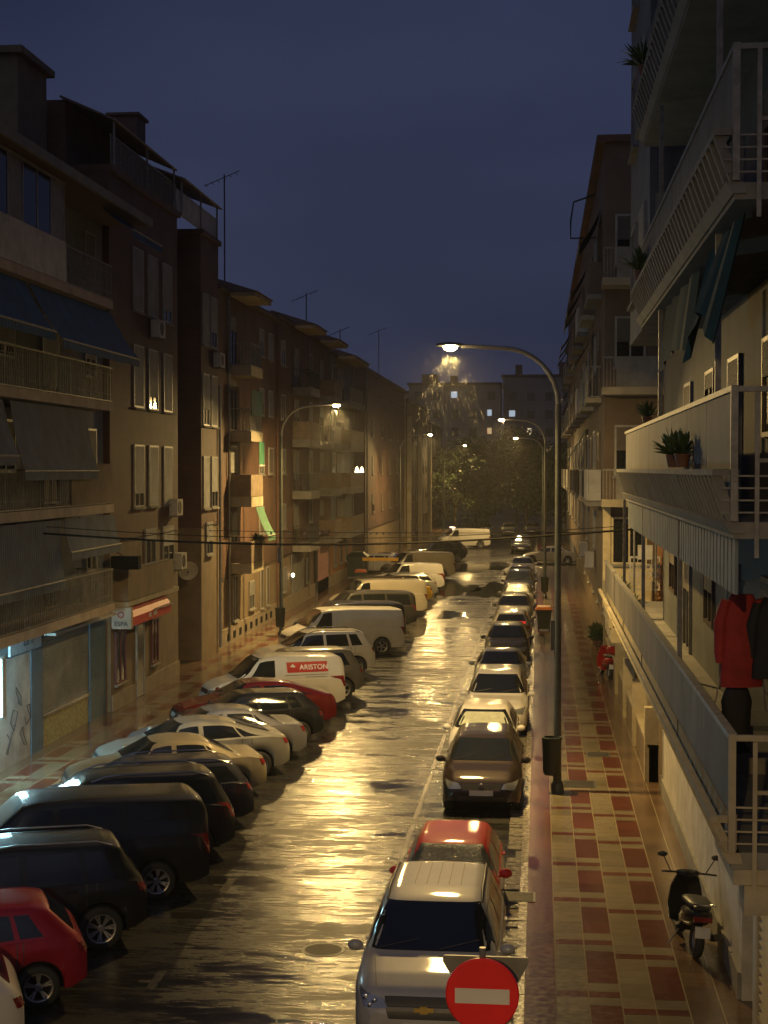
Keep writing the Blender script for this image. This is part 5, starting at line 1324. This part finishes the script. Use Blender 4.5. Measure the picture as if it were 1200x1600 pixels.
car('sedan', -11.6, 114.2, R(172), P_black, 'black saloon parked behind the white car in the left side street')
for k in range(3):
    car('hatch', -6.2+k*2.7, 176+k*1.5, R(-90), (P_white, P_silver, P_grey)[k], ('white car parked under the far trees, left of three', 'silver car parked under the far trees, middle of three', 'grey car parked under the far trees, right of three')[k], detail=False, group='cars parked under the far trees')
# ladders on the work van
q = thing('ladder', 'pale aluminium ladder tied on the roof of the cream work van', 'ladder', (PK[0].location.x, PK[0].location.y, 1.95), PK[0].rotation_euler[2])
for s in (-.2, .2):
    b = B(); b.box(-1.9, 1.6, s-.02, s+.02, .02, .09); b.build('rail', M_chrome, q, False, False)
b = B()
for k in range(11): b.box(-1.8+k*.32, -1.77+k*.32, -.2, .2, .04, .07)
b.build('rungs', M_chrome, q, False, False)
# red sign on the delivery van
t, S, bvh, ft, fb = AV
L = S['L']; hw = S['W']/2
q = B(); patch(q, bvh, lambda u, v: (-L/2+.55+u*1.32+v*.03, hw, 1.27+v*.32), (0, -1, 0), 10, 4, .008)
sg = q.build('sign_panel', mat('sign_red', (0.42, 0.02, 0.015), 0.4), t, True, False, 60)
h = bvh.ray_cast(Vector((-L/2+1.2, 4, 1.43)), Vector((0, -1, 0)), 9)[0]
h2 = bvh.ray_cast(Vector((-L/2+1.2, 4, 1.53)), Vector((0, -1, 0)), 9)[0]
lean = math.atan2(h.y-h2.y, 0.10)
M_wtext = mat('white_lettering', (0.75, 0.72, 0.66), 0.5)
# seen from outside the left side (+y): x to the rear must read left->right
text_mesh('lettering', 'ARISTON', .22, M_wtext, t, (-L/2+1.02, h.y+.016, 1.42), (R(90)-lean, 0, R(180)), .003)
b = B(); X = -L/2+1.70; yy = h.y+.02
b.add([(X+.10, yy, 1.33), (X-.10, yy, 1.33), (X-.10, yy-.012, 1.44), (X, yy-.02, 1.54), (X+.10, yy-.012, 1.44)], [(0, 1, 2, 3, 4)])
em = b.build('house_emblem', M_wtext, t, False, False)
q = B()
for (x0, x1, z0) in ((.55, 1.95, 1.18), (.6, 1.3, 1.11)):
    patch(q, bvh, (lambda u, v, x0=x0, x1=x1, z0=z0: (-L/2+x0+u*(x1-x0), hw, z0+v*.022)), (0, -1, 0), 8, 1, .006)
q.build('fine_print', mat('print_grey', (0.18, 0.17, 0.15), 0.6), t, False, False)
# roof beacon of the tall far van
t = AM[0]; q = B(); q.box(.9, 1.2, -.6, .6, 1.94, 2.04); q.build('roof_light_bar', mat('lit_beacon', (0.8, 0.5, 0.4), 0.4, emit=(1, .72, .5), estr=3), t, False, False)

# ================================================================== LAMPS
LG = 'curved-arm street lamps along the street'
M_lens = mat('lamp_lens_lit', (1, 0.9, 0.7), 0.4, emit=(1.0, 0.70, 0.30), estr=520)
def street_lamp(x, y, side, label, arm=2.4, hz=10.45, power=LAMP_W, dark_base=True):
    t = thing('street_lamp', label, 'street lamp', (x, y, 0), 0, LG)
    b = B(); pts = [(0, 0, 0), (0, 0, 3.0), (0, 0, hz-1.35)]; rs = [.10, .085, .062]
    b.tube(pts, rs, 12); b.build('pole', M_poledark if dark_base else M_steel, t, True, False, 60)
    b = B(); pts = []
    for k in range(9):
        a = math.pi/2*k/8; pts.append((side*1.3*(1-math.cos(a)), 0, hz-1.35+1.30*math.sin(a)))
    pts += [(side*(arm-.35), 0, hz+.0), (side*(arm-.15), 0, hz+.0)]
    b.tube(pts, [.062]*4+[.055]*4+[.05]*3, 10); b.build('arm', M_steel, t, True, False, 60)
    b = B(); b.lathe([(.16, 0), (.155, .25), (.12, .35), (.105, .36)], n=14); b.build('base_collar', M_poledark, t, True, False, 40)
    b = B(); cx = side*(arm+.1)
    prof = [(-.32, .05, .035), (-.22, .10, .06), (0, .15, .085), (.2, .14, .07), (.33, .08, .04)]
    vs = []; n = 12
    for (X, wy, hh) in prof:
        for k in range(n):
            a = 2*math.pi*k/n; zz = math.sin(a)*hh; vs.append((cx+side*X, wy*math.cos(a), hz+.02+(zz if zz > 0 else zz*.35)))
    fs = [(i*n+k, i*n+(k+1) % n, (i+1)*n+(k+1) % n, (i+1)*n+k) for i in range(4) for k in range(n)]+[tuple(range(n)), tuple(4*n+k for k in range(n))]
    b.add(vs, fs); hd = b.build('lamp_head', M_poledark, t, True, False, 50)
    b = B(); b.lathe([(.001, -.10), (.08, -.095), (.14, -.06), (.16, -.015), (.16, 0.0)], n=16, c=(cx, 0, hz)); ln = b.build('lens', M_lens, hd, True, False, 60)
    b = B(); b.box(-.075, -.16, -.045, .045, 3.4, 4.1) if side < 0 else b.box(-.16, -.075, -.045, .045, 3.4, 4.1)
    b.build('control_box', M_poledark, t, False, False)
    # road luminaire: two beams thrown along the street, little straight down or sideways
    for sg in (-1, 1):
        ld = bpy.data.lights.new('lamp_light', 'AREA'); ld.shape = 'DISK'; ld.size = .24; ld.energy = power*.5; ld.color = LAMP_COL; ld.spread = R(128)
        lo = bpy.data.objects.new('lamp_light', ld); COL.objects.link(lo); lo.parent = t; lo.location = (cx, sg*.13, hz-.135); lo.rotation_euler = (sg*R(31), 0, 0)
    return t
street_lamp(0.43, 35.8, -1, 'nearest street lamp on the right pavement with a dark bin strapped to its pole')
street_lamp(0.32, 89.0, -1, 'second street lamp on the right pavement, beyond the orange-lidded bin')
street_lamp(0.32, 142.0, -1, 'far street lamp on the right past the junction', power=LAMP_W*.8)
street_lamp(-11.5, 68.0, 1, 'brightest street lamp on the left, rising behind the plain white van', power=LAMP_W*1.55)
street_lamp(-11.5, 127.0, 1, 'second street lamp on the left by the plain brick building')
street_lamp(-11.5, 186.0, 1, 'third street lamp on the left near the far trees', power=LAMP_W*.9)
street_lamp(0.43, -9.0, -1, 'street lamp behind the viewer on the right pavement', power=LAMP_W*1.6)

# bin on the near lamp post, and on the second
def post_bin(x, y, label):
    b = B(); n = 16
    b.lathe([(.001, .55), (.17, .55), (.2, .62), (.225, 1.35), (.24, 1.37), (.24, 1.42), (.2, 1.42), (.19, 1.1), (.001, 1.1)], n=n)
    t = thing('litter_bin', label, 'litter bin', (x, y, 0), 0, 'litter bins strapped to lamp posts')
    b.build('bin_body', M_bin, t, True, False, 40)
    b = B(); b.box(-.03, .03, .2, .32, .8, 1.3); b.build('bracket', M_steel, t, False, False)
post_bin(0.30, 35.55, 'dark litter bin strapped to the nearest lamp post')
post_bin(0.32, 88.7, 'small dark litter bin on the second lamp post on the right')
post_bin(-11.5, 67.7, 'dark litter bin at the foot of the left lamp post behind the white van')

def wheelie(x, y, rz, label, lid, s=1.0):
    t = thing('wheelie_bin', label, 'wheelie bin', (x, y, .12), rz, 'wheelie bins on the pavements')
    b = B(); b.hexa([(-.26*s,-.3*s,.1),(.26*s,-.3*s,.1),(.26*s,.3*s,.1),(-.26*s,.3*s,.1)], [(-.36*s,-.4*s,1.0*s),(.36*s,-.4*s,1.0*s),(.36*s,.4*s,1.0*s),(-.36*s,.4*s,1.0*s)])
    b.box(-.39*s, .39*s, -.43*s, -.38*s, .93*s, 1.0*s); b.box(-.39*s, .39*s, .38*s, .43*s, .93*s, 1.0*s)
    b.build('bin_body', M_bin, t, False, False)
    b = B(); b.hexa([(-.40*s,-.45*s,1.005*s),(.40*s,-.45*s,1.005*s),(.40*s,.45*s,1.005*s),(-.40*s,.45*s,1.005*s)], [(-.30*s,-.33*s,1.12*s),(.30*s,-.33*s,1.12*s),(.30*s,.40*s,1.15*s),(-.30*s,.40*s,1.15*s)])
    b.build('lid', lid, t, False, False)
    for q in (-.25, .25):
        b = B(); b.lathe([(.001, -.03), (.1, -.03), (.1, .03), (.001, .03)], 'x', 14, c=(q*s, .3*s, .1)); b.build('wheel', M_tyre, t, True, False)
wheelie(0.22, 71.4, 0, 'green wheelie bin with bright orange lid on the right pavement', M_orange)
wheelie(-11.2, 96.2, .1, 'dark wheelie bin with orange-red lid on the left pavement', mat('lid_red_orange', (0.35, 0.07, 0.02), .5), 1.0)
t = thing('recycling_container', 'large dark recycling container at the corner of the left side street', 'container', (-12.5, 105.6, .12))
b = B(); b.hexa([(-.6,-.7,.1),(.6,-.7,.1),(.6,.7,.1),(-.6,.7,.1)], [(-.72,-.85,1.45),(.72,-.85,1.45),(.72,.85,1.45),(-.72,.85,1.45)]); b.build('container_body', M_bin, t, False, False)
b = B(); b.hexa([(-.76,-.9,1.455),(.76,-.9,1.455),(.76,.9,1.455),(-.76,.9,1.455)], [(-.4,-.5,1.75),(.4,-.5,1.75),(.4,.5,1.75),(-.4,.5,1.75)]); b.build('lid', M_bin, t, False, False)
# yellow barrier beam
t = thing('barrier', 'yellow horizontal barrier beam on two posts at the left pavement', 'barrier', (-10.4, 101.5, .12))
b = B(); b.box(-1.3, 1.1, -.05, .05, 1.38, 1.6); b.build('beam', mat('barrier_yellow', (0.6, .33, .02), .5), t, False, False)
for s in (-1.2, 1.0):
    b = B(); b.tube([(s, 0, 0), (s, 0, 1.38)], .04, 8); b.build('post', M_poledark, t, True, False)

# ================================================================== NO ENTRY SIGN
M_signred = mat('sign_red_sheet', (0.72, 0.015, 0.015), 0.35, vary=.08)
t = thing('traffic_sign', 'round red no-entry sign with a white bar in the foreground', 'road sign', (-.48, 13.2, 0))
b = B(); b.tube([(0, .06, 0), (0, .06, 3.45)], .03, 10); b.build('post', M_steel, t, True, False)
b = B(); b.lathe([(.001, -.02), (.305, -.02), (.318, -.012), (.318, .01), (.001, .01)], 'y', 40, c=(0, 0, 3.06)); b.build('sign_disc', M_signred, t, True, False, 30)
b = B(); b.box(-.235, .235, -.026, -.021, 2.985, 3.115); b.build('white_bar', mat('sign_white', (.6, .57, .5), .5, vary=.06), t, False, False)
t = thing('traffic_sign', 'grey back of an inverted triangular give-way sign behind the no-entry disc', 'road sign', (-.46, 13.45, 0))
b = B(); cz = 3.14
pts = [(-.37, cz+.17), (.37, cz+.17), (.38, cz+.12), (.03, cz-.5), (-.03, cz-.5), (-.38, cz+.12)]; n = 6
b.add([(x_, 0, z_) for x_, z_ in pts]+[(x_, .025, z_) for x_, z_ in pts], [tuple(range(n)), tuple(range(2*n-1, n-1, -1))]+[(i, n+i, n+(i+1) % n, (i+1) % n) for i in range(n)])
b.build('sign_plate', mat('sign_back', (.2, .2, .17), .45, .4), t, False, False)
b = B(); b.tube([(0, -.06, 0), (0, -.06, 3.2)], .03, 10); b.build('post', M_steel, t, True, False)
g = B(); g.box(-1.1, -.335, 2, 14.6, -.01, .117); struct(g.build('pavement', M_conc))

# ================================================================== MOTOR SCOOTERS
def scooter(x, y, rz, label, pm, seatm, tb=False):
    t = thing('motor_scooter', label, 'motor scooter', (x, y, .12), rz, 'scooters parked on the right pavement')
    # local: +x forward
    def wheel(cx):
        b = B(); b.lathe([(.15, -.045), (.22, -.055), (.255, -.035), (.265, 0), (.255, .035), (.22, .055), (.15, .045), (.15, -.045)], 'y', 24, c=(cx, 0, .265)); w_ = b.build('wheel', M_tyre, t, True, False, 50)
        b = B(); b.lathe([(.15, -.03), (.14, -.02), (.04, -.03), (.001, -.03)], 'y', 18, c=(cx, 0, .265)); b.lathe([(.15, .03), (.14, .02), (.04, .03), (.001, .03)], 'y', 18, c=(cx, 0, .265)); b.build('rim', M_alloy, w_, True, False)
    wheel(-.62); wheel(.68)
    def hull(secs, nm, m):
        b = B(); vs = []; n = 14
        for (X, zc, hy, hz_) in secs:
            for k in range(n):
                a = 2*math.pi*k/n; ca, sa = math.cos(a), math.sin(a)
                vs.append((X, hy*math.copysign(abs(ca)**.8, ca), zc+hz_*math.copysign(abs(sa)**.8, sa)))
        fs = [(i*n+k, i*n+(k+1) % n, (i+1)*n+(k+1) % n, (i+1)*n+k) for i in range(len(secs)-1) for k in range(n)]+[tuple(range(n)), tuple((len(secs)-1)*n+k for k in range(n))]
        b.add(vs, fs); return b.build(nm, m, t, True, False, 55)
    hull([(-.86, .70, .07, .05), (-.80, .68, .13, .10), (-.55, .62, .17, .16), (-.25, .55, .18, .18), (-.02, .42, .15, .12), (.06, .36, .12, .07)], 'rear_body', pm)
    hull([(-.05, .30, .17, .05), (.3, .30, .18, .05), (.42, .34, .17, .06)], 'footboard', pm)
    hull([(-.78, .80, .10, .035), (-.55, .82, .15, .05), (-.2, .80, .16, .055), (0, .76, .12, .05), (.05, .74, .07, .03)], 'seat', seatm)
    b = B(); vs = []
    for (X, z_, wy) in ((.40, .30, .19), (.46, .55, .22), (.50, .80, .19), (.46, .98, .14)):
        vs += [(X, -wy, z_), (X+.09, -wy*.4, z_), (X+.09, wy*.4, z_), (X, wy, z_), (X-.06, wy, z_), (X-.06, -wy, z_)]
    fs = [(i*6+k, i*6+(k+1) % 6, (i+1)*6+(k+1) % 6, (i+1)*6+k) for i in range(3) for k in range(6)]+[tuple(range(6)), tuple(range(18, 24))]
    b.add(vs, fs); b.build('leg_shield', pm, t, True, False, 40)
    hull([(.34, 1.02, .06, .04), (.42, 1.03, .15, .07), (.52, 1.0, .12, .08), (.58, .98, .04, .04)], 'headset', pm)
    b = B(); b.tube([(.50, 0, .95), (.68, 0, .30)], .03, 8); b.build('fork', M_steel, t, True, False)
    b = B(); b.tube([(.30, -.34, 1.06), (.42, -.12, 1.04), (.42, .12, 1.04), (.30, .34, 1.06)], .016, 8); b.build('handlebar', M_black, t, True, False)
    for s in (1, -1):
        b = B(); b.tube([(.40, s*.22, 1.05), (.42, s*.32, 1.28)], .008, 6); b.blob((.42, s*.34, 1.31), (.02, .07, .045), n=10); b.build('mirror', M_black, t, True, False)
    hull([(.48, .50, .05, .03), (.6, .56, .07, .04), (.78, .54, .07, .03), (.92, .42, .05, .02)], 'front_mudguard', pm)
    b = B(); b.box(-.90, -.86, -.11, .11, .62, .70); b.build('tail_light', M_tail, t, False, False)
    b = B(); b.hexa([(-.98, -.09, .40), (-.965, -.09, .40), (-.965, .09, .40), (-.98, .09, .40)], [(-.93, -.09, .56), (-.915, -.09, .56), (-.915, .09, .56), (-.93, .09, .56)]); b.build('number_plate', M_plate, t, False, False)
    b = B(); b.tube([(-.2, -.16, .30), (-.55, -.2, .30), (-.85, -.2, .40)], [.03, .055, .05], 10); b.build('exhaust', M_black, t, True, False)
    b = B(); b.tube([(-.62, .12, .83), (-.88, .13, .88), (-.92, 0, .88), (-.88, -.13, .88), (-.62, -.12, .83)], .014, 7); b.build('grab_rail', M_chrome, t, True, False)
    b = B(); b.tube([(.0, .12, .26), (-.10, .26, .01)], .013, 6); b.build('side_stand', M_steel, t, True, False)
    if tb: hull([(-1.02, 1.05, .14, .10), (-.95, 1.06, .19, .15), (-.72, 1.06, .19, .15), (-.64, 1.05, .14, .10)], 'top_box', tb)
    for o in t.children:
        pass
    t.rotation_euler = (R(5), 0, rz); t.scale = (1.0, 1.28, 1.0)
    return t
scooter(2.33, 24.35, R(96), 'black motor scooter parked facing away on the right pavement beside the white wall', paint('scooter_black', (.012, .012, .012), .1, .25), M_black)
scooter(2.38, 55.7, R(100), 'small red motor scooter further along the right pavement by the garden wall', paint('scooter_red', (.3, .015, .012), .1, .3), M_black, tb=paint('scooter_red', (.3, .015, .012), .1, .3))


# ---------------------------------------------------------------- HAZE: thin drizzle volume added to give lamp halos and lift the darks
hm = bpy.data.materials.new('haze'); hm.use_nodes = True; n = hm.node_tree; n.nodes.remove(n.nodes['Principled BSDF'])
pv = n.nodes.new('ShaderNodeVolumePrincipled'); pv.inputs['Density'].default_value = 0.00042; pv.inputs['Color'].default_value = (.9, .9, .9, 1); pv.inputs['Anisotropy'].default_value = .5
n.links.new(pv.outputs[0], n.nodes['Material Output'].inputs['Volume'])
g = B(); g.box(-120, 100, -40, 290, -1.2, 27); struct(g.build('haze', hm), 'stuff')
